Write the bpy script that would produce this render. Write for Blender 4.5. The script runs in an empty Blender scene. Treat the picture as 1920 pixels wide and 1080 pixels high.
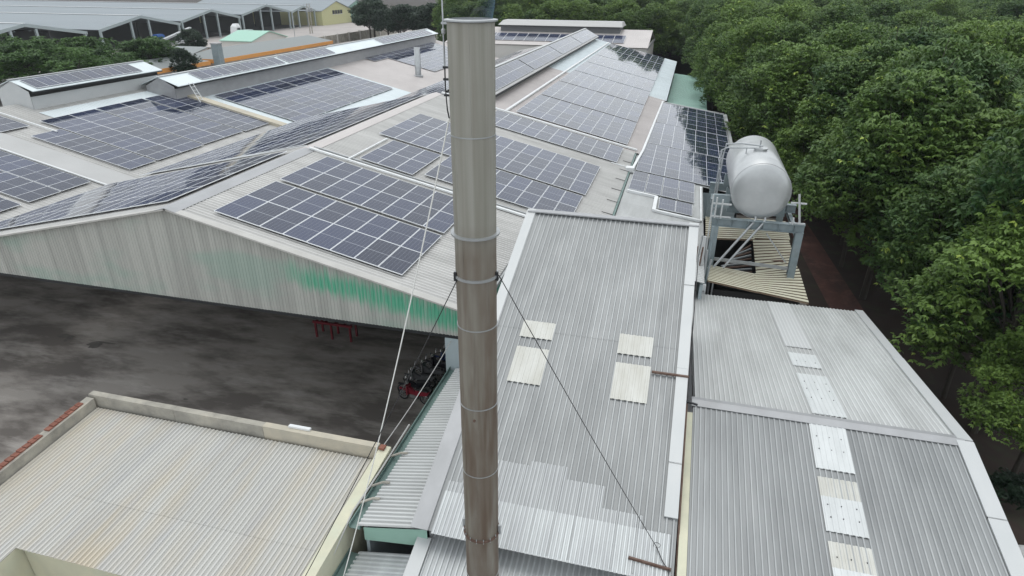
import bpy, math, random
import numpy as np
from mathutils import Vector, Matrix

S = bpy.context.scene
COL = S.collection
rnd = random.Random(7)
V = Vector

# ------------------------------------------------------------------ camera
cam_d = bpy.data.cameras.new('camera')
cam = bpy.data.objects.new('camera', cam_d); COL.objects.link(cam)
cam_d.sensor_width = 36.0; cam_d.lens = 22.5
cam_d.clip_start = 0.1; cam_d.clip_end = 3000
def cam_axes(f=1200.0, va=(1310.0, -37.0), roll=0.0049):
    y = V((va[0]-960, va[1]-540, f)).normalized()
    p2 = V((va[0]+1000-960, va[1]+1000*roll-540, f))
    nd = y.cross(p2).normalized()
    if nd.y < 0: nd = -nd
    up = -nd; x = y.cross(up)
    R = Matrix((x, y, up))                       # rows: world axes seen from the camera
    return R @ V((1, 0, 0)), R @ V((0, -1, 0)), -(R @ V((0, 0, 1)))
_r, _u, _b = cam_axes()
M = Matrix.Identity(4)
for i in range(3):
    M[i][0] = _r[i]; M[i][1] = _u[i]; M[i][2] = _b[i]
CAM = V((0, 0, 19.0))
M.translation = CAM
cam.matrix_world = M
S.camera = cam

# ------------------------------------------------------------------ sky and sun (overcast)
W = bpy.data.worlds.new('World'); S.world = W; W.use_nodes = True
wt = W.node_tree; wt.nodes.clear()
SUN_EL, SUN_ROT = math.radians(76), math.radians(-20)
sky = wt.nodes.new('ShaderNodeTexSky'); sky.sky_type = 'NISHITA'; sky.sun_disc = False
sky.sun_elevation = SUN_EL; sky.sun_rotation = SUN_ROT
sky.air_density = 1.0; sky.dust_density = 3.0; sky.ozone_density = 1.0
hs = wt.nodes.new('ShaderNodeHueSaturation'); hs.inputs['Saturation'].default_value = 0.28
bg = wt.nodes.new('ShaderNodeBackground'); bg.inputs['Strength'].default_value = 0.15
wo = wt.nodes.new('ShaderNodeOutputWorld')
# an even cloud cover over that sky
cl = wt.nodes.new('ShaderNodeMix'); cl.data_type = 'RGBA'; cl.inputs[0].default_value = 0.9; cl.inputs[7].default_value = (7.8, 8.2, 8.5, 1)
wt.links.new(sky.outputs[0], hs.inputs['Color']); wt.links.new(hs.outputs[0], cl.inputs[6]); wt.links.new(cl.outputs[2], bg.inputs['Color'])
wt.links.new(bg.outputs[0], wo.inputs['Surface'])
sun_d = bpy.data.lights.new('sun', 'SUN'); sun_d.energy = 0.6; sun_d.angle = math.radians(40); sun_d.color = (1, .96, .9)
sun = bpy.data.objects.new('sun', sun_d); COL.objects.link(sun)
_az = SUN_ROT
_sd = V((math.sin(_az)*math.cos(SUN_EL), math.cos(_az)*math.cos(SUN_EL), math.sin(SUN_EL)))
sun.rotation_euler = _sd.to_track_quat('Z', 'Y').to_euler()
S.view_settings.view_transform = 'Standard'; S.view_settings.look = 'None'
S.view_settings.gamma = 1.0; S.view_settings.use_curve_mapping = False
S.view_settings.exposure = 0.1
S.cycles.max_bounces = 6; S.cycles.transparent_max_bounces = 6
S.cycles.volume_bounces = 0

# ------------------------------------------------------------------ materials
MATS = {}
def nd(t, kind, **kw):
    n = t.nodes.new(kind)
    for k, v in kw.items(): setattr(n, k, v)
    return n
def mat(name, col, rough=.6, metal=0.0, col2=None, scale=(1, 1, 1), nscale=1.0, amt=.5, detail=5.0,
        rand=0.0, bump=0.0, bscale=8.0, spec=None, pan=0.0, lo=.35, hi=.65, col3=None, scale3=(1, 1, 1), amt3=.5, lo3=.5, hi3=.75, coat=0.0):
    if name in MATS: return MATS[name]
    m = bpy.data.materials.new(name); m.use_nodes = True; t = m.node_tree
    b = t.nodes['Principled BSDF']; L = t.links.new
    b.inputs['Roughness'].default_value = rough; b.inputs['Metallic'].default_value = metal
    if spec is not None: b.inputs['Specular IOR Level'].default_value = spec
    if coat: b.inputs['Coat Weight'].default_value = coat
    geo = nd(t, 'ShaderNodeNewGeometry')
    cur = None
    rgb = nd(t, 'ShaderNodeRGB'); rgb.outputs[0].default_value = (*col, 1); cur = rgb.outputs[0]
    def layer(cur, c2, sc, ns, a, lo_, hi_, off):
        mp = nd(t, 'ShaderNodeMapping'); mp.inputs['Scale'].default_value = sc; mp.inputs['Location'].default_value = (off, off*.7, off*.3)
        L(geo.outputs['Position'], mp.inputs[0])
        nz = nd(t, 'ShaderNodeTexNoise'); nz.inputs['Scale'].default_value = ns; nz.inputs['Detail'].default_value = detail; nz.inputs['Roughness'].default_value = .62
        L(mp.outputs[0], nz.inputs['Vector'])
        mr = nd(t, 'ShaderNodeMapRange'); mr.inputs[1].default_value = lo_; mr.inputs[2].default_value = hi_; mr.inputs[3].default_value = 0; mr.inputs[4].default_value = a
        L(nz.outputs[0], mr.inputs[0])
        mx = nd(t, 'ShaderNodeMix', data_type='RGBA'); mx.inputs[7].default_value = (*c2, 1)
        L(mr.outputs[0], mx.inputs[0]); L(cur, mx.inputs[6])
        return mx.outputs[2]
    if col2: cur = layer(cur, col2, scale, nscale, amt, lo, hi, 3.1)
    if col3: cur = layer(cur, col3, scale3, nscale, amt3, lo3, hi3, 17.7)
    if pan:                                     # dust washed into the pans between the ribs
        tc = nd(t, 'ShaderNodeTexCoord'); sz = nd(t, 'ShaderNodeSeparateXYZ'); L(tc.outputs['Object'], sz.inputs[0])
        mr = nd(t, 'ShaderNodeMapRange'); mr.inputs[1].default_value = .002; mr.inputs[2].default_value = .018; mr.inputs[3].default_value = 1-pan; mr.inputs[4].default_value = 1+pan*.9
        L(sz.outputs[2], mr.inputs[0])
        h = nd(t, 'ShaderNodeHueSaturation'); L(mr.outputs[0], h.inputs['Value']); L(cur, h.inputs['Color']); cur = h.outputs[0]
    if rand:
        oi = nd(t, 'ShaderNodeObjectInfo')
        mr = nd(t, 'ShaderNodeMapRange'); mr.inputs[3].default_value = 1-rand; mr.inputs[4].default_value = 1+rand
        L(oi.outputs['Random'], mr.inputs[0])
        h = nd(t, 'ShaderNodeHueSaturation'); L(mr.outputs[0], h.inputs['Value']); L(cur, h.inputs['Color']); cur = h.outputs[0]
    L(cur, b.inputs['Base Color'])
    if bump:
        nz = nd(t, 'ShaderNodeTexNoise'); nz.inputs['Scale'].default_value = bscale; nz.inputs['Detail'].default_value = 4
        L(geo.outputs['Position'], nz.inputs['Vector'])
        bp = nd(t, 'ShaderNodeBump'); bp.inputs['Strength'].default_value = bump; bp.inputs['Distance'].default_value = .02
        L(nz.outputs[0], bp.inputs['Height']); L(bp.outputs[0], b.inputs['Normal'])
    MATS[name] = m; return m

GREY = (.40, .41, .42)
mat('zinc_along_y', (0.32, 0.332, 0.335), .42, .25, (0.187, 0.195, 0.199), (1.6, .22, 1), 1.0, .5, rand=.05, col3=(0.429, 0.437, 0.437), scale3=(2.5, .3, 1), amt3=.35, pan=0.2)
mat('zinc_mid', (.375, .39, .395), .42, .25, (.31, .32, .33), (2, .4, 1), 1.0, .6, rand=.05, pan=.16)
mat('zinc_light', (.57, .58, .58), .45, .1, (.55, .56, .56), (2, .3, 1), 1.0, .6, pan=.1)
mat('zinc_lean', (.46, .47, .465), .5, .15, (.36, .365, .36), (.3, 1.6, 1), 1.0, .5, rand=.03, pan=.24)
mat('zinc_bright', (0.494, 0.518, 0.522), .4, .25, (0.342, 0.351, 0.366), (2, .4, 1), 1.0, .6, rand=.05, pan=0.14)
mat('zinc_dull_y', (0.54, 0.552, 0.546), .5, .15, (0.38, 0.385, 0.38), (1.2, .16, 1), 1.0, .6, rand=.04, col3=(0.644, 0.655, 0.655), scale3=(1, .2, 1), amt3=.5, pan=0.15)
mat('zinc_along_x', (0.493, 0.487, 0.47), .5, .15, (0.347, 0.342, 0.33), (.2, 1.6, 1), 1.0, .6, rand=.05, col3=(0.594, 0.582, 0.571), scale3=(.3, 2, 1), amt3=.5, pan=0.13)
mat('zinc_yellowed', (0.431, 0.427, 0.402), .5, .1, (0.431, 0.347, 0.216), (.7, .12, 1), .8, .6, rand=.03, lo=.42, hi=.7, col3=(0.367, 0.369, 0.372), scale3=(2.4, .3, 1), amt3=.6, lo3=.48, hi3=.72, pan=0.13)
mat('zinc_far', (.42, .42, .415), .5, .15, (.33, .33, .325), (.1, .3, 1), 1.0, .5, bump=0)
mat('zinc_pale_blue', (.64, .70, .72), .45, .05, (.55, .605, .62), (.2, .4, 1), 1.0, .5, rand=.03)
mat('zinc_pinkish', (.52, .485, .47), .5, .1, (.42, .39, .38), (.3, .3, 1), 1.0, .5, rand=.03)
mat('zinc_green_pale', (.36, .55, .48), .5, .05, (.30, .47, .41), (.3, .3, 1), 1.0, .5)
mat('flashing', (.50, .512, .512), .45, .1, (.45, .47, .475), (1, .5, 1), 1.5, .6)
mat('flashing_beige', (.47, .46, .435), .5, .1, (.36, .35, .33), (1, 1, 1), 1.2, .6)
mat('flashing_grey', (.36, .365, .375), .45, .2, (.28, .285, .29), (1, .5, 1), 1.5, .6)
mat('white_paint', (.72, .74, .75), .5, 0, (.55, .55, .54), (1, 1, 1), 2.0, .5)
mat('skylight', (.56, .56, .525), .55, 0, (.42, .41, .36), (1.5, .5, 1), 1.2, .6, rand=.04)
mat('skylight_blue', (.61, .63, .63), .5, 0, (.48, .50, .50), (2.5, .5, 1), 1.2, .6, rand=.05)
mat('green_paint', (.10, .33, .23), .55, 0, (.16, .36, .28), (1, 1, 1), 1.0, .6)
mat('green_gutter', (.16, .24, .22), .5, .1, (.09, .14, .13), (1, 1, 1), 2.0, .7)
mat('blue_grey_wall', (.36, .42, .44), .6, 0, (.29, .34, .36), (2, 2, .3), 1.0, .5)
mat('cream_wall', (.60, .58, .44), .7, 0, (.46, .46, .36), (1, 1, .5), 1.3, .6, col3=(.52, .57, .46), amt3=.5)
mat('weathered_concrete', (.38, .36, .31), .85, 0, (.20, .19, .17), (1, 1, 1), 1.1, .8, bump=.4, col3=(.55, .5, .41), amt3=.6)
mat('parapet_cream', (.52, .47, .37), .8, 0, (.36, .34, .29), (1, 1, 1), 1.0, .7, bump=.2)
mat('brick_red', (.19, .065, .042), .85, 0, (.25, .12, .085), (1, 1, 1), 4.0, .7, rand=.2, bump=.4)
mat('rust', (.10, .058, .044), .8, .1, (.17, .115, .09), (1, 1, 1), 6.0, .7)
mat('dark_steel', (.03, .032, .035), .5, .4)
mat('black_rubber', (.015, .015, .016), .7)
mat('rope_white', (.75, .75, .72), .7)
mat('cable_black', (.02, .02, .022), .6)
mat('cable_grey', (.4, .4, .39), .6)
mat('light_steel', (.42, .44, .45), .4, .5, (.3, .31, .32), (1, 1, 1), 3.0, .5)
mat('stand_paint', (.20, .25, .27), .55, .1, (.27, .31, .32), (1, 1, 1), 2.0, .6, col3=(.13, .15, .15), amt3=.5)
mat('tank_silver', (.50, .515, .52), .33, .55, (.37, .38, .385), (.5, .5, .5), 1.0, .7, col3=(.58, .59, .59), amt3=.5)
mat('yellow_sheet', (.52, .50, .385), .6, 0, (.30, .22, .15), (.6, 2.5, 1), 1.0, .8, lo=.55, hi=.75, col3=(.58, .565, .46), amt3=.6, rand=.05)
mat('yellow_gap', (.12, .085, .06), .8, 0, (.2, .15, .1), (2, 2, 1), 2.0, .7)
mat('soil', (.040, .025, .019), .95, 0, (.020, .014, .011), (.3, .3, 1), 1.0, .8, bump=.6, bscale=3, col3=(.035, .045, .02), amt3=.7)
mat('path_soil', (.105, .045, .035), .95, 0, (.045, .024, .02), (.6, .25, 1), 1.0, .8, bump=.5, bscale=4, col3=(.20, .10, .075), amt3=.5)
mat('yard_concrete', (.275, .252, .230), .85, 0, (.105, .092, .083), (.55, 1.3, 1), .42, .95, detail=14, bump=.5, bscale=14, lo=.42, hi=.6, col3=(.40, .375, .35), scale3=(.9, 3.2, 1), amt3=.6, lo3=.52, hi3=.72)
mat('oil_stain', (.075, .068, .063), .8, 0, (.12, .11, .1), (1, 1, 1), 3.0, .7)
mat('dark_wall', (.12, .125, .13), .8)
mat('soot_shade_black', (.05, .05, .05), .8)  # real soot in the flue; elsewhere black that stands in for interior shade
mat('red_paint', (.14, .008, .016), .5)
mat('blue_plastic', (.02, .09, .30), .5)
mat('orange_fascia', (.62, .28, .07), .6)
mat('pale_yellow_wall', (.48, .47, .26), .7)
mat('pale_green_wall', (.26, .42, .35), .7)
mat('mint_roof', (.30, .52, .42), .5)
mat('plaster_white', (.6, .58, .55), .8)
mat('roof_tile_grey', (.22, .24, .24), .6)
mat('shed_roof', (.235, .265, .285), .8, 0, (.28, .31, .335), (.02, .15, 1), 1.0, .6)
mat('shed_steel', (.32, .37, .38), .5, .2)
mat('far_concrete', (.40, .37, .35), .9, 0, (.30, .27, .26), (.1, .1, 1), 1.0, .6)
mat('bark', (.06, .052, .042), .9, 0, (.03, .027, .022), (1, 1, .3), 2.0, .7)
mat('chrome', (.6, .6, .6), .2, .9)
mat('seat_black', (.02, .02, .022), .5)
mat('bike_blue', (.03, .05, .14), .3)
mat('bike_red', (.22, .015, .03), .3)
mat('bike_grey', (.12, .12, .125), .3)
mat('bike_black', (.02, .02, .025), .3)
mat('rim_grey', (.3, .3, .3), .4, .5)
mat('lamp_glass', (.7, .7, .68), .2)

def solar_material():
    m = bpy.data.materials.new('solar_glass'); m.use_nodes = True; t = m.node_tree; L = t.links.new
    b = t.nodes['Principled BSDF']
    tc = nd(t, 'ShaderNodeTexCoord'); sp = nd(t, 'ShaderNodeSeparateXYZ'); L(tc.outputs['Object'], sp.inputs[0])
    def lines(sock, pitch, width, off=0.0):
        a = nd(t, 'ShaderNodeMath', operation='ADD'); a.inputs[1].default_value = off; L(sock, a.inputs[0])
        d = nd(t, 'ShaderNodeMath', operation='PINGPONG'); d.inputs[1].default_value = pitch/2; L(a.outputs[0], d.inputs[0])
        c = nd(t, 'ShaderNodeMath', operation='LESS_THAN'); c.inputs[1].default_value = width; L(d.outputs[0], c.inputs[0])
        return c.outputs[0]
    g1 = lines(sp.outputs[0], .1680, .0035)      # cell columns
    g2 = lines(sp.outputs[1], .0895, .0015)      # half cells
    mid = nd(t, 'ShaderNodeMath', operation='ABSOLUTE'); L(sp.outputs[1], mid.inputs[0])
    ml = nd(t, 'ShaderNodeMath', operation='LESS_THAN'); ml.inputs[1].default_value = .011; L(mid.outputs[0], ml.inputs[0])
    bus = lines(sp.outputs[0], .0168, .0009)
    bm = nd(t, 'ShaderNodeMath', operation='MULTIPLY'); bm.inputs[1].default_value = .18; L(bus, bm.inputs[0])
    g2m = nd(t, 'ShaderNodeMath', operation='MULTIPLY'); g2m.inputs[1].default_value = .35; L(g2, g2m.inputs[0])
    def mx(a, bb):
        n = nd(t, 'ShaderNodeMath', operation='MAXIMUM'); L(a, n.inputs[0]); L(bb, n.inputs[1]); return n.outputs[0]
    g1m = nd(t, 'ShaderNodeMath', operation='MULTIPLY'); g1m.inputs[1].default_value = .5; L(g1, g1m.inputs[0])
    tot = mx(mx(g1m.outputs[0], g2m.outputs[0]), mx(ml.outputs[0], bm.outputs[0]))
    oi = nd(t, 'ShaderNodeObjectInfo')
    cr = nd(t, 'ShaderNodeMix', data_type='RGBA'); cr.inputs[6].default_value = (.011, .016, .038, 1); cr.inputs[7].default_value = (.022, .032, .078, 1)
    L(oi.outputs['Random'], cr.inputs[0])
    mixc = nd(t, 'ShaderNodeMix', data_type='RGBA'); mixc.inputs[7].default_value = (.36, .38, .42, 1)
    L(tot, mixc.inputs[0]); L(cr.outputs[2], mixc.inputs[6]); L(mixc.outputs[2], b.inputs['Base Color'])
    geo = nd(t, 'ShaderNodeNewGeometry')
    nz = nd(t, 'ShaderNodeTexNoise'); nz.inputs['Scale'].default_value = .8; nz.inputs['Detail'].default_value = 3; L(geo.outputs['Position'], nz.inputs['Vector'])
    mr = nd(t, 'ShaderNodeMapRange'); mr.inputs[3].default_value = .015; mr.inputs[4].default_value = .07; L(nz.outputs[0], mr.inputs[0])
    L(mr.outputs[0], b.inputs['Roughness'])
    b.inputs['IOR'].default_value = 1.46; b.inputs['Specular IOR Level'].default_value = .5
    MATS['solar_glass'] = m
solar_material()
mat('panel_frame', (.76, .78, .80), .45, .1)

def gable_material():
    m = bpy.data.materials.new('gable_cladding_paint'); m.use_nodes = True; t = m.node_tree; L = t.links.new
    b = t.nodes['Principled BSDF']; b.inputs['Roughness'].default_value = .55
    geo = nd(t, 'ShaderNodeNewGeometry'); sp = nd(t, 'ShaderNodeSeparateXYZ'); L(geo.outputs['Position'], sp.inputs[0])
    def noise(sc, s, dt=4):
        mp = nd(t, 'ShaderNodeMapping'); mp.inputs['Scale'].default_value = sc; L(geo.outputs['Position'], mp.inputs[0])
        n = nd(t, 'ShaderNodeTexNoise'); n.inputs['Scale'].default_value = s; n.inputs['Detail'].default_value = dt; L(mp.outputs[0], n.inputs['Vector']); return n.outputs[0]
    def rng(sock, a, c, o0=0.0, o1=1.0):
        n = nd(t, 'ShaderNodeMapRange', interpolation_type='SMOOTHSTEP'); n.inputs[1].default_value = a; n.inputs[2].default_value = c; n.inputs[3].default_value = o0; n.inputs[4].default_value = o1
        L(sock, n.inputs[0]); return n.outputs[0]
    def op(o, a, bb):
        n = nd(t, 'ShaderNodeMath', operation=o)
        for i, q in enumerate((a, bb)):
            if isinstance(q, float): n.inputs[i].default_value = q
            else: L(q, n.inputs[i])
        return n.outputs[0]
    st = noise((3, 1, .12), 1.0)
    base = nd(t, 'ShaderNodeMix', data_type='RGBA'); base.inputs[6].default_value = (.335, .335, .312, 1); base.inputs[7].default_value = (.425, .425, .395, 1)
    L(rng(st, .35, .65), base.inputs[0])
    big = noise((.22, 1, .5), 1.0, 3)
    pale = nd(t, 'ShaderNodeMix', data_type='RGBA'); pale.inputs[7].default_value = (.25, .37, .31, 1)
    L(rng(big, .50, .68, 0, .55), pale.inputs[0]); L(base.outputs[2], pale.inputs[6])
    # worn band of the old green coat that runs beside the right rake
    rake = op('ADD', sp.outputs[2], op('MULTIPLY', op('ADD', sp.outputs[0], 19.8), .155))
    wob = op('ADD', op('MULTIPLY', op('SUBTRACT', big, .5), 1.1), op('MULTIPLY', op('SUBTRACT', noise((9, 1, .2), 1.0), .5), .9))
    z1 = op('ADD', rake, wob)
    band = op('MULTIPLY', rng(z1, 8.35, 9.0), rng(z1, 9.9, 9.2))
    fx = rng(op('ADD', sp.outputs[0], op('MULTIPLY', st, 2.0)), -14.6, -12.4)
    msk = op('MULTIPLY', op('MULTIPLY', band, fx), rng(noise((16, 1, .5), 1.0), .34, .52, .55, 1.0))
    grn = nd(t, 'ShaderNodeMix', data_type='RGBA'); grn.inputs[7].default_value = (.09, .36, .23, 1)
    L(msk, grn.inputs[0]); L(pale.outputs[2], grn.inputs[6]); L(grn.outputs[2], b.inputs['Base Color'])
    MATS['gable_cladding_paint'] = m
gable_material()

def chimney_material():
    m = bpy.data.materials.new('chimney_steel'); m.use_nodes = True; t = m.node_tree; L = t.links.new
    b = t.nodes['Principled BSDF']
    geo = nd(t, 'ShaderNodeNewGeometry'); sp = nd(t, 'ShaderNodeSeparateXYZ'); L(geo.outputs['Position'], sp.inputs[0])
    def noise(sc, s, dt=5):
        mp = nd(t, 'ShaderNodeMapping'); mp.inputs['Scale'].default_value = sc; L(geo.outputs['Position'], mp.inputs[0])
        n = nd(t, 'ShaderNodeTexNoise'); n.inputs['Scale'].default_value = s; n.inputs['Detail'].default_value = dt; L(mp.outputs[0], n.inputs['Vector']); return n.outputs[0]
    def rng(sock, a, c, o0=0.0, o1=1.0):
        n = nd(t, 'ShaderNodeMapRange'); n.inputs[1].default_value = a; n.inputs[2].default_value = c; n.inputs[3].default_value = o0; n.inputs[4].default_value = o1
        L(sock, n.inputs[0]); return n.outputs[0]
    def mul(a, bb):
        n = nd(t, 'ShaderNodeMath', operation='MULTIPLY'); L(a, n.inputs[0]); L(bb, n.inputs[1]); return n.outputs[0]
    s1 = noise((5, 5, .35), 1.0); s2 = noise((2.2, 2.2, .5), 1.0); s3 = noise((9, 9, .12), 1.0)
    c0 = nd(t, 'ShaderNodeMix', data_type='RGBA'); c0.inputs[6].default_value = (.235, .23, .195, 1); c0.inputs[7].default_value = (.31, .305, .272, 1)
    L(rng(s3, .35, .65), c0.inputs[0])
    # heat-stained older sections below the clamp flange
    old = mul(rng(sp.outputs[2], 14.9, 14.2), rng(s2, .35, .6, .45, 1.0))
    c1 = nd(t, 'ShaderNodeMix', data_type='RGBA'); c1.inputs[7].default_value = (.15, .122, .096, 1); L(old, c1.inputs[0]); L(c0.outputs[2], c1.inputs[6])
    rs = mul(rng(sp.outputs[2], 14.8, 11.0, .15, 1.0), rng(s1, .46, .66, 0, .9))
    c2 = nd(t, 'ShaderNodeMix', data_type='RGBA'); c2.inputs[7].default_value = (.11, .075, .052, 1); L(rs, c2.inputs[0]); L(c1.outputs[2], c2.inputs[6])
    L(c2.outputs[2], b.inputs['Base Color'])
    b.inputs['Metallic'].default_value = .15
    nzb = noise((1.3, 1.3, 1.0), 1.5, 3); bp = nd(t, 'ShaderNodeBump'); bp.inputs['Strength'].default_value = .35; bp.inputs['Distance'].default_value = .05; L(nzb, bp.inputs['Height']); L(bp.outputs[0], b.inputs['Normal'])
    L(rng(s2, .3, .7, .5, .72), b.inputs['Roughness'])
    MATS['chimney_steel'] = m
chimney_material()

def leaf_material(name, a, c, yel, transl=.25):
    m = bpy.data.materials.new(name); m.use_nodes = True; t = m.node_tree; L = t.links.new
    b = t.nodes['Principled BSDF']; out = t.nodes['Material Output']
    at = nd(t, 'ShaderNodeAttribute', attribute_name='tint'); oi = nd(t, 'ShaderNodeObjectInfo')
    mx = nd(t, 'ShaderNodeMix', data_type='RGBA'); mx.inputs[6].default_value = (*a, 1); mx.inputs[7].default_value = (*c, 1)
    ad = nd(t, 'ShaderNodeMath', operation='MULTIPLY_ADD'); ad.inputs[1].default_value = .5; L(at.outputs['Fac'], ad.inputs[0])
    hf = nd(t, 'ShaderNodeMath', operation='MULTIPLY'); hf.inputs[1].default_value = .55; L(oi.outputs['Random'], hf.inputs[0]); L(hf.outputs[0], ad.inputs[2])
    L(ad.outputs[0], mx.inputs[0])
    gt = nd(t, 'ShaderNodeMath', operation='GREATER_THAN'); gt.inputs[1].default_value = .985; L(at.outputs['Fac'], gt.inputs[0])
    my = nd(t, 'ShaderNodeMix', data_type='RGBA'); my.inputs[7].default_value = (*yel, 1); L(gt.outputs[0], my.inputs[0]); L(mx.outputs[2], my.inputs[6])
    L(my.outputs[2], b.inputs['Base Color']); b.inputs['Roughness'].default_value = .5; b.inputs['Specular IOR Level'].default_value = .35
    tr = nd(t, 'ShaderNodeBsdfTranslucent'); L(my.outputs[2], tr.inputs['Color'])
    ms = nd(t, 'ShaderNodeMixShader'); ms.inputs[0].default_value = transl
    L(b.outputs[0], ms.inputs[1]); L(tr.outputs[0], ms.inputs[2]); L(ms.outputs[0], out.inputs['Surface'])
    MATS[name] = m
leaf_material('rubber_leaf', (.024, .074, .030), (.175, .275, .056), (.44, .56, .12), .28)
leaf_material('broad_leaf', (.030, .078, .018), (.095, .190, .036), (.15, .26, .05), .3)
leaf_material('dark_leaf', (.010, .026, .016), (.026, .056, .026), (.04, .08, .03))

# ------------------------------------------------------------------ mesh helpers
def wloc(o):
    p = V((0, 0, 0))
    while o is not None:
        p += o.location; o = o.parent
    return p
def tag(o, label=None, cat=None, group=None, kind=None):
    if label: o['label'] = label
    if cat: o['category'] = cat
    if group: o['group'] = group
    if kind: o['kind'] = kind
    return o
def thing(name, label, cat, loc, group=None):
    o = bpy.data.objects.new(name, None); o.empty_display_size = .3; COL.objects.link(o); o.location = loc
    return tag(o, label, cat, group)
class MB:
    def __init__(s): s.v = []; s.f = []; s.m = []
    def add(s, vs, fs, mi=0):
        k = len(s.v); s.v += [tuple(q) for q in vs]; s.f += [tuple(i+k for i in f) for f in fs]; s.m += [mi]*len(fs); return s
    def box(s, x0, x1, y0, y1, z0, z1, mi=0):
        return s.hexa([(x0, y0, z0), (x1, y0, z0), (x1, y1, z0), (x0, y1, z0)], [(x0, y0, z1), (x1, y0, z1), (x1, y1, z1), (x0, y1, z1)], mi)
    def hexa(s, lo, hi, mi=0):
        return s.add(list(lo)+list(hi), [(3, 2, 1, 0), (4, 5, 6, 7), (0, 1, 5, 4), (1, 2, 6, 5), (2, 3, 7, 6), (3, 0, 4, 7)], mi)
    def bar(s, a, b, w, h, mi=0, up=(0, 0, 1)):
        a, b = V(a), V(b); d = (b-a).normalized(); sd = d.cross(V(up))
        if sd.length < 1e-4: sd = d.cross(V((1, 0, 0)))
        sd.normalize(); u = sd.cross(d).normalized(); sd *= w/2; u *= h/2
        return s.hexa([a-sd-u, a+sd-u, b+sd-u, b-sd-u], [a-sd+u, a+sd+u, b+sd+u, b-sd+u], mi)
    def tube(s, pts, r, n=8, mi=0, cap=True):
        pts = [V(p) for p in pts]; rings = []
        rr = r if isinstance(r, (list, tuple)) else [r]*len(pts)
        for i, p in enumerate(pts):
            d = (pts[min(i+1, len(pts)-1)]-pts[max(i-1, 0)]).normalized()
            sd = d.cross(V((0, 0, 1)))
            if sd.length < .05: sd = d.cross(V((0, 1, 0)))
            sd.normalize(); u = sd.cross(d)
            rings.append([p+(sd*math.cos(2*math.pi*k/n)+u*math.sin(2*math.pi*k/n))*rr[i] for k in range(n)])
        vs = [q for g in rings for q in g]; fs = []
        for i in range(len(pts)-1):
            for k in range(n):
                a = i*n+k; c = i*n+(k+1) % n; fs.append((a, c, c+n, a+n))
        if cap: fs += [tuple(range(n))[::-1], tuple(range((len(pts)-1)*n, len(pts)*n))]
        return s.add(vs, fs, mi)
    def lathe(s, c, prof, n=32, mi=0, axis='z'):
        """prof: list of (r, h) along the axis from c"""
        vs = []; fs = []
        for r, h in prof:
            for k in range(n):
                a = 2*math.pi*k/n; x, y = r*math.cos(a), r*math.sin(a)
                q = (x, y, h) if axis == 'z' else ((x, h, y) if axis == 'y' else (h, x, y))
                vs.append((c[0]+q[0], c[1]+q[1], c[2]+q[2]))
        for i in range(len(prof)-1):
            for k in range(n):
                a = i*n+k; b = i*n+(k+1) % n; fs.append((a, b, b+n, a+n))
        return s.add(vs, fs, mi)
    def build(s, name, mats, parent=None, smooth=False, kind=None, base=True):
        me = bpy.data.meshes.new(name)
        off = V((0, 0, 0))
        if parent is not None: off = wloc(parent)
        elif base and s.v:
            a = np.array(s.v); off = V(((a[:, 0].min()+a[:, 0].max())/2, (a[:, 1].min()+a[:, 1].max())/2, a[:, 2].min()))
        me.from_pydata([(q[0]-off.x, q[1]-off.y, q[2]-off.z) for q in s.v], [], s.f)
        for mm in (mats if isinstance(mats, (list, tuple)) else [mats]): me.materials.append(MATS[mm])
        if any(s.m): me.polygons.foreach_set('material_index', s.m)
        if smooth: me.polygons.foreach_set('use_smooth', [True]*len(me.polygons))
        me.update(); me.validate()
        o = bpy.data.objects.new(name, me); COL.objects.link(o)
        if parent is not None: o.parent = parent
        else: o.location = off
        if kind: o['kind'] = kind
        return o
def box(name, m, parent, *b): return MB().box(*b).build(name, m, parent)
def axes_matrix(o, u, v, n):
    A = Matrix.Identity(4)
    for i in range(3): A[i][0] = u[i]; A[i][1] = v[i]; A[i][2] = n[i]
    A.translation = o; return A
_sheet_cache = {}
def sheet_mesh(w, l, pitch, h, rib, m):
    key = (round(w, 3), round(l, 3), pitch, h, rib, m)
    if key in _sheet_cache: return _sheet_cache[key]
    xs = []; n = max(1, int(round(w/pitch))); p = w/n
    for k in range(n):
        x = k*p; e = h*.55
        xs += [(x, 0), (x+p*.5-rib/2-e, 0), (x+p*.5-rib/2, h), (x+p*.5+rib/2, h), (x+p*.5+rib/2+e, 0)]
    xs.append((w, 0))
    vs = [(x, 0, z) for x, z in xs]+[(x, l, z) for x, z in xs]; N = len(xs)
    fs = [(i, i+1, N+i+1, N+i) for i in range(N-1)]
    me = bpy.data.meshes.new('roof_sheet'); me.from_pydata(vs, [], fs); me.materials.append(MATS[m]); me.update()
    _sheet_cache[key] = me; return me
def place_sheet(parent, o, u, v, w, l, pitch, h, rib, m, name='roof_sheet', lift=0.0):
    u, v = V(u).normalized(), V(v).normalized(); n = u.cross(v); o = V(o)
    if n.z < 0: o = o+u*w; u = -u; n = -n
    ob = bpy.data.objects.new(name, sheet_mesh(w, l, pitch, h, rib, m)); COL.objects.link(ob)
    ob.parent = parent; ob.matrix_local = axes_matrix(o+n*lift-wloc(parent), u, v, n)
    return ob
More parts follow.
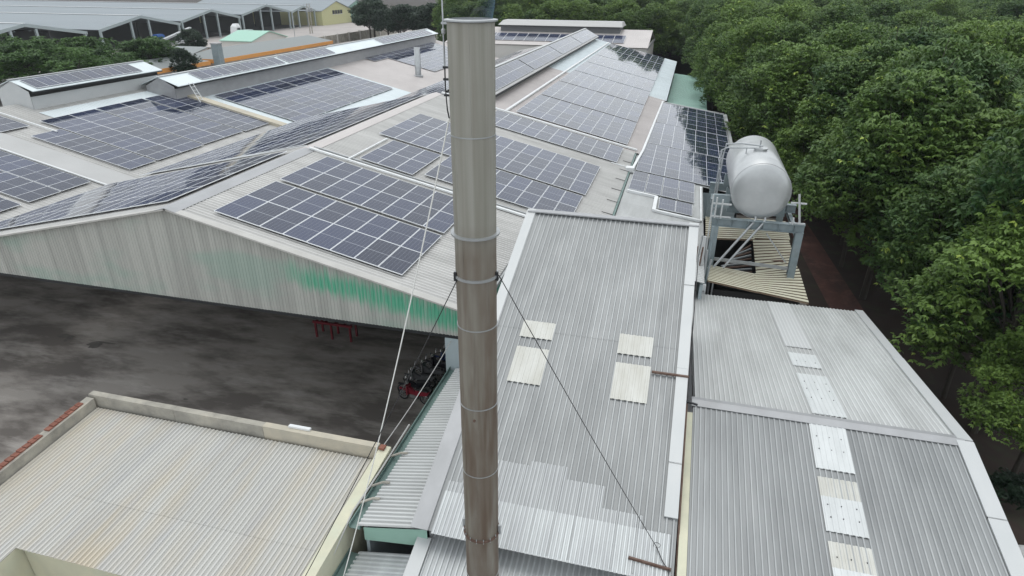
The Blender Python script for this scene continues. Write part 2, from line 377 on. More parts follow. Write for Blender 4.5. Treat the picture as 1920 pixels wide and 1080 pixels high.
def roof(parent, o, u, v, w, l, m, pitch=.175, h=.022, rib=.035, cover=1.05, laps=()):
    """corrugated roof laid as single sheets: o corner at the foot, u across the ribs, v along them"""
    u, v = V(u).normalized(), V(v).normalized(); o = V(o); n = max(1, int(round(w/cover))); cw = w/n
    cuts = [0]+list(laps)+[l]
    for k in range(n):
        for j in range(len(cuts)-1):
            a = cuts[j]-(.12 if j else 0)
            place_sheet(parent, o+u*(k*cw)+v*a, u, v, cw, cuts[j+1]-a, pitch, h, rib, m if isinstance(m, str) else m[j], lift=.006*j+.002*(k % 2))
def copy_tree(o, parent=None, loc=None):
    c = o.copy(); COL.objects.link(c); c.parent = parent
    if loc is not None: c.location = loc
    for ch in o.children: copy_tree(ch, c)
    return c

# ------------------------------------------------------------------ ground
g = MB().add([(-900, -60, 0), (900, -60, 0), (900, 1500, 0), (-900, 1500, 0)], [(0, 1, 2, 3)]).build('ground', 'soil', kind='structure', base=False)
MB().add([(-60, -20, .004), (9.2, -20, .004), (9.2, 58, .004), (-60, 58, .004)], [(0, 1, 2, 3)]).build('concrete_yard', 'yard_concrete', kind='structure', base=False)
pv = []
for i, (x0, x1, y) in enumerate([(11.2, 13.6, -10), (11.2, 13.8, 10), (11.3, 13.9, 20), (11.2, 13.5, 30), (10.6, 12.7, 40), (10.0, 11.9, 52), (8.6, 10.6, 70), (6.5, 9, 95), (5, 7, 125)]):
    pv += [(x0, y, .006), (x1, y, .006)]
MB().add(pv, [(2*i, 2*i+1, 2*i+3, 2*i+2) for i in range(len(pv)//2-1)]).build('dirt_path', 'path_soil', kind='structure', base=False)
MB().add([(-175, 60, .008), (-56, 60, .008), (-56, 300, .008), (-175, 300, .008)], [(0, 1, 2, 3)]).build('far_yard', 'far_concrete', kind='structure', base=False)

# ------------------------------------------------------------------ the long factory hall
SL = .2329; TH = math.atan(SL); CT, ST = math.cos(TH), math.sin(TH)
def zR(x): return 10.4-SL*(x+19.1)            # right-hand slope
XR, ZR = -19.8, 10.4+SL*.7                    # ridge
def zL(x): return ZR-.225*(XR-x)              # left-hand slope
TL = math.atan(.225); CL, SLn = math.cos(TL), math.sin(TL)
hall = thing('factory_hall', 'long grey factory hall with a wide open gable end facing the yard', 'factory', (-20, 20.5, 0))
RD = V((CT, 0, -ST)); LD = V((-CL, 0, -SLn)); YV = V((0, 1, 0))
def slopeR(y0, y1, xe, m, x0=XR): roof(hall, V((x0, y0, zR(x0))), YV, RD, y1-y0, (xe-x0)/CT, m, pitch=.21, h=.028, rib=.04)
slopeR(20.3, 31.05, -6.81, 'zinc_along_x')
slopeR(31.05, 51.0, -3.3, 'zinc_along_x')
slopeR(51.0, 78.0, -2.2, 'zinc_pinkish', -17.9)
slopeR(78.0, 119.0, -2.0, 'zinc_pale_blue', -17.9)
for y0, y1, m, xr, xv in ((20.3, 31.05, 'zinc_along_x', XR, -33.4), (31.05, 51, 'zinc_along_x', XR, -32.2), (51, 119, 'zinc_along_x', -17.9, -29.6)):
    zr = ZR if xr == XR else zR(-17.9)
    roof(hall, V((xr, y0, zr)), YV, LD, y1-y0, (xr-xv)/CL, m, pitch=.21, h=.028, rib=.04)
def ridge_cap(parent, xr, zr, y0, y1, w=.45, m='flashing', sr=SL, sl=.225, lift=.04):
    vs = []
    for y in (y0, y1): vs += [(xr-w, y, zr-w*sl+lift), (xr, y, zr+lift+.03), (xr+w, y, zr-w*sr+lift)]
    vs += [(q[0], q[1], q[2]-.012) for q in vs]
    return MB().add(vs, [(0, 1, 4, 3), (1, 2, 5, 4), (6, 9, 10, 7), (7, 10, 11, 8), (0, 3, 9, 6), (2, 8, 11, 5), (0, 6, 7, 1), (1, 7, 8, 2)]).build('ridge_cap', m, parent)
ridge_cap(hall, XR, ZR, 20.25, 31.0, .5, 'flashing_grey'); ridge_cap(hall, XR, ZR, 31.0, 51.0, .5, 'zinc_pinkish')
# gable cladding, sheet by sheet, with vertical ribs
GB = 6.36
def gable_top(x): return (zR(x) if x > XR else zL(x))-.05
x = -33.0
while x < -7.0:
    w = min(1.05, -6.95-x); vs = []; n = 7; p = w/n; prof = []
    for k in range(n): prof += [(x+k*p, 0), (x+k*p+p*.35, 0), (x+k*p+p*.45, -.022), (x+k*p+p*.75, -.022), (x+k*p+p*.85, 0)]
    prof.append((x+w, 0))
    for q, d in prof: vs += [(q, 20.5+d, GB), (q, 20.5+d, gable_top(q))]
    MB().add(vs, [(2*i, 2*i+2, 2*i+3, 2*i+1) for i in range(len(prof)-1)]).build('cladding_sheet', 'gable_cladding_paint', hall)
    x += w
def flash(parent, a, b, w, h, m='flashing', name='flashing', up=(0, 0, 1)): return MB().bar(a, b, w, h, 0, up).build(name, m, parent)
flash(hall, (XR-.05, 20.42, ZR+.015), (-6.75, 20.42, zR(-6.75)+.015), .34, .07, 'flashing_beige', 'barge_flashing')
flash(hall, (XR+.05, 20.42, ZR+.015), (-33, 20.42, zL(-33)+.015), .34, .07, 'flashing_beige', 'barge_flashing')
flash(hall, (-33, 20.52, GB), (-7, 20.52, GB), .12, .12, 'dark_steel', 'edge_beam')
# structure under the roof
for cx in (-32.6, -26.2, -13.4, -8.2):
    for cy in (31, 41, 50.6):
        box('column', 'dark_wall', hall, cx-.15, cx+.15, cy-.15, cy+.15, 0, min(zR(cx), zL(cx))-.1)
box('back_wall', 'dark_wall', hall, -32.8, -3.6, 51.1, 51.3, 0, 6.6)
box('side_wall', 'dark_wall', hall, -32.0, -31.8, 31, 51, 0, 7.2); box('side_wall', 'flashing_grey', hall, -29.4, -29.2, 51, 119, 0, 7.0)
box('shade_partition', 'soot_shade_black', hall, -32.7, -8.4, 32.2, 32.4, 0, 7.2); box('shade_partition', 'soot_shade_black', hall, -60.0, -33.1, 31.0, 31.2, 0, 5.4)  # black partitions added to make the open hall interiors dark
box('side_wall', 'green_paint', hall, -7.06, -6.94, 20.75, 31.0, 0, 7.4)
box('side_wall', 'blue_grey_wall', hall, -3.62, -3.5, 31.1, 119, 0, 6.55)
box('bay_wall', 'blue_grey_wall', hall, -7.0, -3.7, 31.05, 31.2, 0, 6.6)
box('corner_wall', 'blue_grey_wall', hall, -8.05, -6.9, 20.44, 20.6, 0, 6.3)
box('end_wall', 'blue_grey_wall', hall, -32.5, -2.4, 118.9, 119, 0, 6.2)
MB().box(-6.95, -6.72, 20.4, 31.0, 7.30, 7.47).build('gutter', 'flashing', hall)
MB().box(-3.42, -3.18, 31.1, 51, 6.50, 6.68).build('gutter', 'green_gutter', hall)
for k in range(7): MB().bar((-3.9, 33+k*2.4, zR(-3.9)+.08), (-3.25, 33.05+k*2.4, zR(-3.3)+.06), .03, .03).build('gutter_strap', 'dark_steel', hall)
# raised ridge ventilator of the far bay
def ventilator(parent, xr, zr, y0, y1, hw, ze, roofz_r, roofz_l, m, wall_m, cap='flashing', slot=.35):
    v = MB().hexa([(xr, y0, zr-.05), (xr+hw, y0, ze-.05), (xr+hw, y1, ze-.05), (xr, y1, zr-.05)], [(xr, y0, zr), (xr+hw, y0, ze), (xr+hw, y1, ze), (xr, y1, zr)]).build('ventilator_roof', m, parent)
    MB().hexa([(xr-hw, y0, ze-.05), (xr-.004, y0, zr-.05), (xr-.004, y1, zr-.05), (xr-hw, y1, ze-.05)], [(xr-hw, y0, ze), (xr-.004, y0, zr), (xr-.004, y1, zr), (xr-hw, y1, ze)]).build('ventilator_roof', m, parent)
    for sgn, rz in ((1, roofz_r), (-1, roofz_l)):
        xa = xr+sgn*(hw-.55); xb = xa-sgn*.08
        lo = rz(xa)-.1; top = ze-slot
        if top > lo+.05: box('ventilator_wall', wall_m, parent, min(xa, xb), max(xa, xb), y0+.15, y1-.15, lo, top)
        box('eave_trim', 'dark_steel' if sgn > 0 else cap, parent, *(sorted((xr+sgn*hw, xr+sgn*(hw-.06)))), y0, y1, ze-.16, ze-.052)
    MB().add([(xr-hw+.55, y0+.1, roofz_l(xr-hw+.55)-.1), (xr+hw-.55, y0+.1, roofz_r(xr+hw-.55)-.1), (xr+hw-.55, y0+.1, ze-.1), (xr, y0+.1, zr-.06), (xr-hw+.55, y0+.1, ze-.1)], [(0, 1, 2, 3, 4)]).build('ventilator_end', wall_m, parent)
    MB().add([(xr-hw+.55, y1-.1, roofz_l(xr-hw+.55)-.1), (xr+hw-.55, y1-.1, roofz_r(xr+hw-.55)-.1), (xr+hw-.55, y1-.1, ze-.1), (xr, y1-.1, zr-.06), (xr-hw+.55, y1-.1, ze-.1)], [(4, 3, 2, 1, 0)]).build('ventilator_end', 'dark_wall', parent)
    if hw > .9: box('slot_shade_core', 'soot_shade_black', parent, xr-hw+.75, xr+hw-.75, y0+.2, y1-.2, roofz_r(xr)-.6, ze-.06)  # added black box that darkens the slot under the eaves
    MB().bar((xr, y0-.03, zr+.03), (xr, y1+.03, zr+.03), .34, .05).build('ventilator_cap', cap, parent)
    return v
ventilator(hall, -17.8, 11.48, 53.0, 117.5, 2.35, 10.25, zR, lambda x: zR(-17.9)-.225*(-17.9-x), 'zinc_far', 'dark_wall', 'flashing')
# cable trays on the roof
def tray(parent, pts, w=.16, h=.09, m='white_paint'):
    b = MB()
    for a, c in zip(pts, pts[1:]): b.bar(a, c, w, h)
    return b.build('cable_tray', m, parent)
def onR(x, y, d=.12): return (x, y, zR(x)+d)
tray(hall, [onR(-19.6, 31.0), onR(-6.9, 31.1)]); tray(hall, [onR(-19.6, 31.5, .07), onR(-7.0, 31.6, .07)], .08, .05, 'light_steel')
tray(hall, [onR(-17.4, 31.2), onR(-17.45, 36.3)], .10, .06)
tray(hall, [onR(-19.4, 51.2), onR(-3.2, 51.5)], .24, .12)
tray(hall, [onR(-14.0, 51.6), onR(-13.75, 118)], .24, .12)
tray(hall, [onR(-3.05, 46.0, .1), onR(-2.75, 52, .1), onR(-2.35, 76.5, .1)], .18, .12)
tray(hall, [onR(-4.6, 45.9, .1), onR(-3.0, 45.9, .12)], .1, .06)
box('junction_box', 'white_paint', hall, -3.5, -2.9, 45.4, 46.0, 6.62, 6.95)
MB().bar((XR-.1, 31.2, ZR+.12), (-27.5, 31.7, zL(-27.5)+.14), .06, .05).build('cable_tray', 'white_paint', hall)
MB().bar((-27.5, 31.7, zL(-27.5)+.14), (-32.4, 31.9, zL(-32.4)+.14), .06, .05).build('cable_tray', 'white_paint', hall)

# ------------------------------------------------------------------ solar arrays
def panel_mesh():
    b = MB(); w, l, t, e = .519, 1.108, .035, .017
    for q in ((-w, w, -l, -l+e), (-w, w, l-e, l), (-w, -w+e, -l+e, l-e), (w-e, w, -l+e, l-e)): b.box(*q, 0, t, 0)
    b.box(-w+e, w-e, -l+e, l-e, .012, t-.004, 1)
    me = bpy.data.meshes.new('solar_panel'); me.from_pydata(b.v, [], b.f); me.materials.append(MATS['panel_frame']); me.materials.append(MATS['solar_glass'])
    me.polygons.foreach_set('material_index', b.m); me.update(); return me
PANEL = panel_mesh(); NP = [0]
def solar(label, origin, down, cols, y0, rows, parent_group='solar arrays on the roofs', cp=1.058, rp=2.25, skip=(), lift=.13, sy=1.0, sx=1.0, rails=True):
    """origin: point on the roof at the upper edge; down: unit vector down the slope; rows run along +y"""
    down = V(down).normalized(); yv = V((0, 1, 0)); n = down.cross(yv)
    if n.z < 0: n = -n
    u = yv.cross(n)                                # across, so that u, y, n is right-handed
    o = V(origin); o.y = y0
    root = thing('solar_array', label, 'solar array', o+down*(cols*cp/2)+yv*(rows*rp/2), parent_group)
    rl = wloc(root)
    for r in range(rows):
        for c in range(cols):
            if (r, c) in skip: continue
            p = o+down*((c+.5)*cp)+yv*((r+.5)*rp)+n*(lift+rnd.uniform(-.004, .004))
            ob = bpy.data.objects.new('solar_panel', PANEL); COL.objects.link(ob); ob.parent = root
            A = axes_matrix(p-rl, u, yv, n) @ Matrix.Rotation(rnd.uniform(-.002, .002), 4, 'X') @ Matrix.Rotation(rnd.uniform(-.003, .003), 4, 'Y')
            if sy != 1 or sx != 1: A = A @ Matrix.Diagonal((sx, sy, 1, 1))
            ob.matrix_local = A; NP[0] += 1
    if rails:
        for r in range(rows):
            for fr in (.25, .75):
                y = y0+(r+fr)*rp; a = o+n*(lift-.03); a.y = y; b_ = a+down*(cols*cp)
                MB().bar(a, b_, .04, .05).build('mounting_rail', 'light_steel', root)
    return root
def R0(x): return (x, 0, zR(x))
solar('array of eight columns nearest the gable edge, left of the chimney', R0(-18.29), RD, 8, 21.2, 2, rp=2.228)
solar('array of eight columns just behind the one at the gable edge', R0(-18.3), RD, 8, 26.0, 2, rp=2.228)
solar('small bluish array of six panels beside a white cable tray left of the chimney', R0(-17.05), RD, 3, 31.75, 2, rp=2.228)
solar('three-row array at the ridge behind the small six-panel array', R0(-18.2), RD, 5, 36.65, 3, rp=2.228)
solar('bluish array just above the ribbed boiler house roof, right of the chimney', R0(-13.5), RD, 8, 32.3, 2, rp=2.228)
solar('three-row array between the chimney and the green gutter', R0(-13.4), RD, 8, 37.15, 3, rp=2.228)
solar('narrow two-row array below the long white cable tray, right of the chimney', R0(-14.55), RD, 10, 46.2, 2)
for k in range(7):
    solar(['pale array just beyond the long white cable tray', 'second pale array beyond the long white cable tray', 'third pale array beyond the long white cable tray', 'fourth pale array beyond the long white cable tray', 'fifth pale array beyond the long white cable tray', 'sixth pale array beyond the long white cable tray', 'farthest pale array beside the long ridge ventilator'][k],
          R0(-13.35), RD, 9, 52.2+k*9.4, 4, rails=False)
def L0(x): return (x, 0, zL(x))
solar('array seen edge-on along the left slope above the gable end', L0(-20.5), LD, 12, 21.3, 4, rails=False, cp=1.075)
solar('long array seen edge-on along the left slope of the middle bay', L0(-20.5), LD, 11, 31.75, 8, rails=False, cp=1.07, rp=2.35, sy=1.04)
solar('edge-on array on the far left slope, half hidden by the chimney', (-20.6, 0, zR(-17.9)-.225*2.7), LD, 8, 54, 10, rails=False)
solar('far edge-on array on the left slope, right of the chimney top', (-20.6, 0, zR(-17.9)-.225*2.7), LD, 8, 80, 14, rails=False)
u_ = V((2.35, 0, -1.23)).normalized()
for k in range(4):
    solar(['panels on the long ridge ventilator, next to the chimney', 'second group of panels along the long ridge ventilator', 'third group of panels along the long ridge ventilator', 'last group of panels on the long ridge ventilator'][k], (-17.55, 0, 11.36), u_, 2, 53.5+k*15.9, 7, rp=2.2, lift=.05, rails=False, sx=1.0)

# ------------------------------------------------------------------ lower annex with panels beside the water tank
annex = thing('annex', 'low annex roof with dark mirror-like panels beside the silver tank', 'building', (0, 50, 0))
S5 = .15; A5 = math.atan(S5); D5 = V((math.cos(A5), 0, -math.sin(A5)))
def z5(x): return 6.45-S5*(x+2.6)
roof(annex, V((-3.15, 29.5, z5(-3.15))), YV, D5, 16.6, 5.1/math.cos(A5), 'zinc_dull_y', pitch=.21, h=.02)
roof(annex, V((-3.15, 46.1, z5(-3.15))), YV, D5, 30.6, 7.75/math.cos(A5), 'zinc_dull_y', pitch=.21, h=.02)
box('wall', 'blue_grey_wall', annex, 1.75, 1.9, 29.6, 46.1, 0, 5.6); box('wall', 'blue_grey_wall', annex, 1.9, 4.5, 46.2, 46.35, 0, 5.3)
box('wall', 'dark_wall', annex, 4.4, 4.55, 46.2, 76.6, 0, 5.3)
flash(annex, (4.62, 46, z5(4.62)+.08), (4.62, 76.8, z5(4.62)+.08), .26, .14, 'flashing', 'edge_flashing')
flash(annex, (-2.6, 76.8, z5(-2.6)+.05), (4.6, 76.8, z5(4.6)+.05), .25, .14, 'flashing', 'edge_flashing')
def on5(x, y, d=.1): return (x, y, z5(x)+d)
tray(annex, [on5(-2.95, 41.1), on5(-1.05, 41.1), on5(-1.05, 38.3), on5(1.75, 38.3)], .22, .14)
tray(annex, [on5(1.8, 38.3), on5(1.8, 45.6)], .1, .08)
P5 = lambda x: (x, 0, z5(x))
solar('two odd panels at the stepped lower corner beside the white tray, left of the tank', P5(-.85), D5, 2, 38.75, 1, rails=False)
solar('two-row array at the lower end of the annex, left of the tank', P5(-2.95), D5, 5-1+0, 41.4, 2, cp=1.09)
solar('array of the annex beside the silver tank, its right half darkly mirroring the trees', P5(-2.85), D5, 7, 46.2, 4, cp=1.03)
solar('middle array of the annex roof with black mirrored columns', P5(-2.6), D5, 7, 55.4, 4, cp=1.0, sx=.96)
solar('far array of the annex roof with black mirrored columns', P5(-2.4), D5, 7, 64.6, 5, cp=.97, sx=.94)
low = thing('green_lean_to', 'pale green low roof beyond the annex, beside the trees', 'roof', (1, 100, 0))
roof(low, V((-2.2, 78, 4.35)), YV, V((1, 0, -.1)), 42, 5.2, 'zinc_green_pale', pitch=.3, h=.02, cover=4.2)
box('wall', 'pale_green_wall', low, 2.75, 2.9, 78.1, 120, 0, 3.8); box('wall', 'pale_green_wall', low, -2.1, 2.7, 78.05, 78.2, 0, 3.85)

# ------------------------------------------------------------------ boiler house in the middle foreground
SC = .37; AC = math.atan(SC); DC = V((0, math.cos(AC), math.sin(AC))); XV = V((1, 0, 0))
def zC(y): return 5.5+SC*(y-11.85)
boiler = thing('boiler_house', 'steep grey ribbed roof of the boiler house behind the chimney', 'building', (-2.2, 18, 0))
LC = (24.8-11.83)/math.cos(AC)
cutY = (18.95-11.83)/math.cos(AC)
n = 6; cw = 6.62/n
for k in range(n):
    for j, (a, b_) in enumerate(((0, cutY), (cutY-.12, LC))):
        place_sheet(boiler, V((-5.52+k*cw, 11.83, zC(11.83)))+DC*a, XV, DC, cw, b_-a, .184, .03, .034, 'zinc_along_y', lift=.006*j+.002*(k % 2))
# newer bright sheets laid over the foot of the slope, and skylights
for k, (xa, xb, ytop) in enumerate(((-5.3, -4.2, 13.25), (-4.2, -3.1, 14.1), (-3.1, -2.0, 14.25), (-2.0, -.9, 13.9), (-.9, .2, 13.3), (.2, .95, 12.95))):
    place_sheet(boiler, V((xa, 11.78, zC(11.78))), XV, DC, xb-xa, (ytop-11.78)/math.cos(AC), .105, .022, .03, 'zinc_mid', lift=.012+.002*(k % 2))
    place_sheet(boiler, V((xa, 11.76, zC(11.76))), XV, DC, xb-xa, (12.95-11.76)/math.cos(AC), .105, .022, .03, 'zinc_bright', lift=.022+.002*(k % 2))
for xa, xb, ya, yb in ((-4.55, -3.42, 18.5, 19.2), (-4.52, -3.42, 16.72, 18.1), (-1.2, -.08, 18.35, 19.15), (-1.18, -.06, 16.65, 18.0)):
    place_sheet(boiler, V((xa, ya, zC(ya))), XV, DC, xb-xa, (yb-ya)/math.cos(AC), .184, .018, .05, 'skylight', name='skylight', lift=.042)
def alongC(x, y, d=0): return (x, y, zC(y)+d)
MB().bar(alongC(-5.62, 17.2, .06), alongC(-5.62, 24.85, .06), .36, .05).build('edge_flashing', 'flashing', boiler)
MB().bar(alongC(-5.66, 11.8, .035), alongC(-5.66, 20, .035), .5, .04).build('edge_flashing', 'flashing_grey', boiler)
for a, b_ in ((13.35, 14.9), (14.85, 18.1), (18.05, 21.6), (21.55, 24.85)):
    MB().bar(alongC(.92, a, .065+.006*(a > 15)), alongC(.92, b_, .065+.006*(a > 15)), .36, .05).build('edge_flashing', 'flashing', boiler)
MB().bar((-5.75, 24.78, zC(24.78)+.06), (1.12, 24.78, zC(24.78)+.06), .34, .05).build('ridge_cap', 'flashing_grey', boiler)
MB().add([(-5.5, 24.6, 0), (1.05, 24.6, 0), (1.05, 24.6, zC(24.6)-.08), (-5.5, 24.6, zC(24.6)-.08)], [(3, 2, 1, 0)]).build('back_wall', 'dark_wall', boiler)
for xx in (-5.45, 1.02):
    MB().hexa([(xx-.05, 12.1, 0), (xx+.05, 12.1, 0), (xx+.05, 24.55, 0), (xx-.05, 24.55, 0)], [(xx-.05, 12.1, zC(12.1)-.06), (xx+.05, 12.1, zC(12.1)-.06), (xx+.05, 24.55, zC(24.55)-.06), (xx-.05, 24.55, zC(24.55)-.06)]).build('side_wall', 'flashing_grey', boiler)
MB().bar(alongC(1.16, 11.5, -.10), alongC(1.14, 17.0, -.12), .05, .05).build('rusty_angle', 'rust', boiler)
MB().bar(alongC(1.14, 17.0, -.12), alongC(1.18, 23.2, -.12), .03, .05).build('edge_cable', 'cable_black', boiler)
MB().bar((-.05, 12.15, zC(12.15)+.07), (1.02, 12.05, zC(12.05)+.09), .05, .07).build('rusty_angle', 'rust', boiler)
MB().bar((-.02, 17.75, zC(17.75)+.1), (1.12, 17.75, zC(17.75)+.1), .07, .06).build('rusty_angle', 'rust', boiler)
MB().bar((.95, 17.0, zC(17.0)), (1.45, 17.0, zC(17.0)-.1), .05, .05).build('steel_bracket', 'dark_steel', boiler)

# lower roof in front of the boiler house, chimney passes through it
front = thing('front_shed', 'low pale ribbed roof below the boiler house eave at the chimney foot', 'building', (-2, 10, 0))
DF = V((0, 1, .30)).normalized()
roof(front, V((-5.45, 5.5, 5.0-.30*6.8)), XV, DF, 6.4, 6.9*1.044, 'zinc_bright', pitch=.16, h=.028)
MB().bar((-5.6, 5.5, 3.06), (-5.6, 12.0, 5.01), .4, .05, 0).build('edge_flashing', 'flashing', front)
box('wall', 'dark_wall', front, -5.4, .95, 12.2, 12.3, 0, 5.3); box('wall', 'cream_wall', front, -5.4, .9, 6.2, 6.35, 0, 2.6)

# side lean-to with horizontal ribs and its green gutter
lean = thing('side_lean_to', 'narrow lean-to roof with crosswise ribs left of the chimney', 'roof', (-6.6, 16, 0))
DG = V((-2.0, 0, -.42)).normalized()
roof(lean, V((-5.45, 11.92, 5.44)), YV, DG, 8.45, 2.2, 'zinc_lean', pitch=.15, h=.036, rib=.04, cover=1.06)
MB().box(-7.86, -7.55, 11.9, 20.4, 4.86, 4.88).box(-7.88, -7.85, 11.9, 20.4, 4.86, 5.02).box(-7.56, -7.53, 11.9, 20.4, 4.86, 4.96).build('gutter', 'green_gutter', lean)
MB().add([(-7.45, 11.95, 4.93), (-5.5, 11.95, 5.36), (-5.5, 11.95, 4.72), (-7.45, 11.95, 4.45)], [(3, 2, 1, 0)]).build('green_fascia', 'pale_green_wall', lean)
box('wall', 'blue_grey_wall', lean, -7.5, -7.4, 12.1, 20.3, 0, 4.85)
for yy in (13.6, 12.9, 15.0): MB().tube([(-7.95, yy-.2, 5.02), (-7.6, yy, 5.1), (-7.4, yy+.05, 5.08)], .04, 7).build('pipe_stub', 'weathered_concrete', lean)
MB().tube([(-7.92, 16.4, 5.12), (-7.9, 14, 5.1), (-7.95, 12.3, 5.06), (-8.0, 11.2, 4.6), (-8.1, 10.0, 4.2)], .03, 7).build('conduit', 'cable_grey', lean)
low2 = thing('lower_lean_to', 'lower pale lean-to roof at the foot of the white rope', 'roof', (-6.6, 9.5, 0))
roof(low2, V((-5.5, 6.5, 4.42)), YV, DG, 5.42, 2.2, 'zinc_bright', pitch=.15, h=.036, rib=.04, cover=1.08)
MB().box(-7.95, -7.62, 6.5, 11.9, 3.86, 3.88).box(-7.97, -7.94, 6.5, 11.9, 3.86, 4.02).box(-7.64, -7.61, 6.5, 11.9, 3.86, 3.98).build('gutter', 'green_gutter', low2)
box('wall', 'blue_grey_wall', low2, -7.5, -7.4, 6.5, 12.0, 0, 3.8)

# ------------------------------------------------------------------ right-hand shed
SE = .157; shed = thing('ridged_shed', 'low-pitched grey ribbed shed roof with a ridge and a strip of skylights', 'building', (5.2, 20, 0))
ZE, YE = 6.64, 18.15
DN = V((0, 1, SE)).normalized(); DFr = V((0, -1, SE)).normalized()
def zE(y): return ZE-SE*abs(y-YE)
roof(shed, V((1.4, 7.0, zE(7.0))), XV, DN, 7.78, (YE-7)/DN.y, 'zinc_along_y', pitch=.152, h=.026, rib=.03, cover=1.04)
roof(shed, V((1.4, 30.55, zE(30.55))), XV, DFr, 7.78, (30.55-YE)/DN.y, 'zinc_dull_y', pitch=.152, h=.026, rib=.03, cover=1.04)
vs = []
for xx in (1.35, 9.22): vs += [(xx, YE-.26, zE(YE-.26)+.05), (xx, YE, ZE+.075), (xx, YE+.24, zE(YE+.24)+.05)]
MB().add(vs+[(q[0], q[1], q[2]-.015) for q in vs], [(0, 3, 4, 1), (1, 4, 5, 2), (6, 7, 10, 9), (7, 8, 11, 10), (0, 6, 9, 3), (2, 5, 11, 8)]).build('ridge_cap', 'flashing_grey', shed)
for y0, y1 in ((7, 12.5), (12.45, 15.4), (15.35, 18.1)):
    MB().bar((9.22, y0, zE(y0)+.05), (9.22, y1, zE(y1)+.05), .46, .05).build('edge_flashing', 'flashing', shed)
MB().bar((9.25, YE, zE(YE)+.045), (9.25, 24.6, zE(24.6)+.045), .4, .05).build('edge_flashing', 'flashing', shed)
MB().bar((9.25, 24.55, zE(24.55)+.05), (9.25, 30.6, zE(30.6)+.05), .36, .05).build('edge_flashing', 'flashing', shed)
for ya, yb, m in ((22.4, 23.75, 'skylight_blue'), (18.5, 21.7, 'skylight_blue'), (24.4, 30.5, 'zinc_light')):
    place_sheet(shed, V((5.07, yb, zE(yb))), XV, DFr, 1.04, (yb-ya)/DN.y, .152, .014, .05, m, name='skylight', lift=.03)
for ya, yb, m in ((16.15, 17.92, 'skylight_blue'), (15.15, 15.85, 'skylight'), (14.05, 15.18, 'skylight_blue'), (12.95, 13.75, 'skylight'), (11.2, 13.0, 'skylight_blue')):
    place_sheet(shed, V((4.88, ya, zE(ya))), XV, DN, 1.04, (yb-ya)/DN.y, .152, .014, .05, m, name='skylight', lift=.03 if yb-ya > 1 else .024)
scr = MB()
for yy in (22.9, 21.0, 20.4, 19.7, 17.4, 16.9, 14.9, 14.5, 13.3, 12.6, 12.1):
    for k in range(3):
        x_ = (5.25 if yy > YE else 5.05)+.34*k+rnd.uniform(-.03, .03); scr.box(x_-.011, x_+.011, yy-.013, yy+.013, zE(yy)+.03, zE(yy)+.055)
scr.build('roof_screws', 'dark_steel', shed, kind='stuff')
box('wall', 'plaster_white', shed, 8.9, 9.05, 7.2, 30.4, 0, 4.6)
box('wall', 'plaster_white', shed, 1.5, 8.9, 30.25, 30.4, 0, 4.55)
MB().hexa([(1.17, 7, 0), (1.39, 7, 0), (1.39, 17.6, 0), (1.17, 17.6, 0)], [(1.17, 7, zE(7)+.04), (1.39, 7, zE(7)+.04), (1.39, 17.6, zE(17.6)+.02), (1.17, 17.6, zE(17.6)+.02)]).build('party_wall', 'cream_wall', shed)
MB().hexa([(1.2, 17.7, 0), (1.39, 17.7, 0), (1.39, 30.4, 0), (1.2, 30.4, 0)], [(1.2, 17.7, zE(17.7)-.3), (1.39, 17.7, zE(17.7)-.02), (1.39, 30.4, zE(30.4)-.02), (1.2, 30.4, zE(30.4)-.3)]).build('party_wall', 'flashing_grey', shed)
MB().bar((1.42, 18.4, zE(18.4)+.07), (1.42, 30.4, zE(30.4)+.07), .03, .04).build('edge_cable', 'cable_black', shed)

# ------------------------------------------------------------------ walled building at the lower left
ann = thing('parapet_building', 'low building with a weathered parapet around its ribbed roof, lower left', 'building', (-13.8, 12, 0))
SH = .075
def zH(y): return 4.82+SH*(y-14.7)
DH = V((0, 1, SH)).normalized()
roof(ann, V((-16.9, 9.15, zH(9.15))), XV, DH, 8.55, (14.72-9.15)/DH.y, 'zinc_yellowed', pitch=.15, h=.026, rib=.05, cover=1.07, laps=(2.1,))
roof(ann, V((-19.5, 4.5, zH(4.5))), XV, DH, 2.6, (14.72-4.5)/DH.y, 'zinc_yellowed', pitch=.15, h=.022, rib=.05, cover=1.3)
for xa, xb, m in ((-19.85, -16.2, 'weathered_concrete'), (-16.2, -12.6, 'weathered_concrete'), (-12.6, -8.35, 'parapet_cream')):
    MB().box(xa, xb-.012, 14.82, 15.06, 0, 5.28+.012*(xa > -13)).build('parapet', m, ann)
MB().box(-11.7, -10.9, 14.98, 15.10, 5.3, 5.37).build('parapet_cap', 'white_paint', ann)
MB().hexa([(-19.85, 3, 0), (-19.53, 3, 0), (-19.53, 14.73, 0), (-19.85, 14.73, 0)], [(-19.85, 3, 4.25), (-19.53, 3, 4.25), (-19.53, 14.73, 5.22), (-19.85, 14.73, 5.22)]).build('parapet', 'weathered_concrete', ann)
y = 6.0
while y < 14.2:                                   # exposed bricks along the broken coping
    z = 4.25+(y-3)*.0827
    if rnd.random() < (.99 if y < 12.6 else .6):
        for xx in (-19.79, -19.68):
            box('brick', 'brick_red', ann, xx-.052, xx+.052, y, y+.19, z+.004, z+.05+rnd.uniform(0, .02))
    y += .21
MB().hexa([(-8.33, 5, 0), (-7.98, 5, 0), (-7.98, 15.05, 0), (-8.33, 15.05, 0)], [(-8.33, 5, 4.35), (-7.98, 5, 4.35), (-7.98, 15.05, 5.22), (-8.33, 15.05, 5.22)]).build('parapet', 'cream_wall', ann)
box('wall', 'cream_wall', ann, -16.86, -8.4, 9.3, 9.45, 0, zH(9.3)-.02)
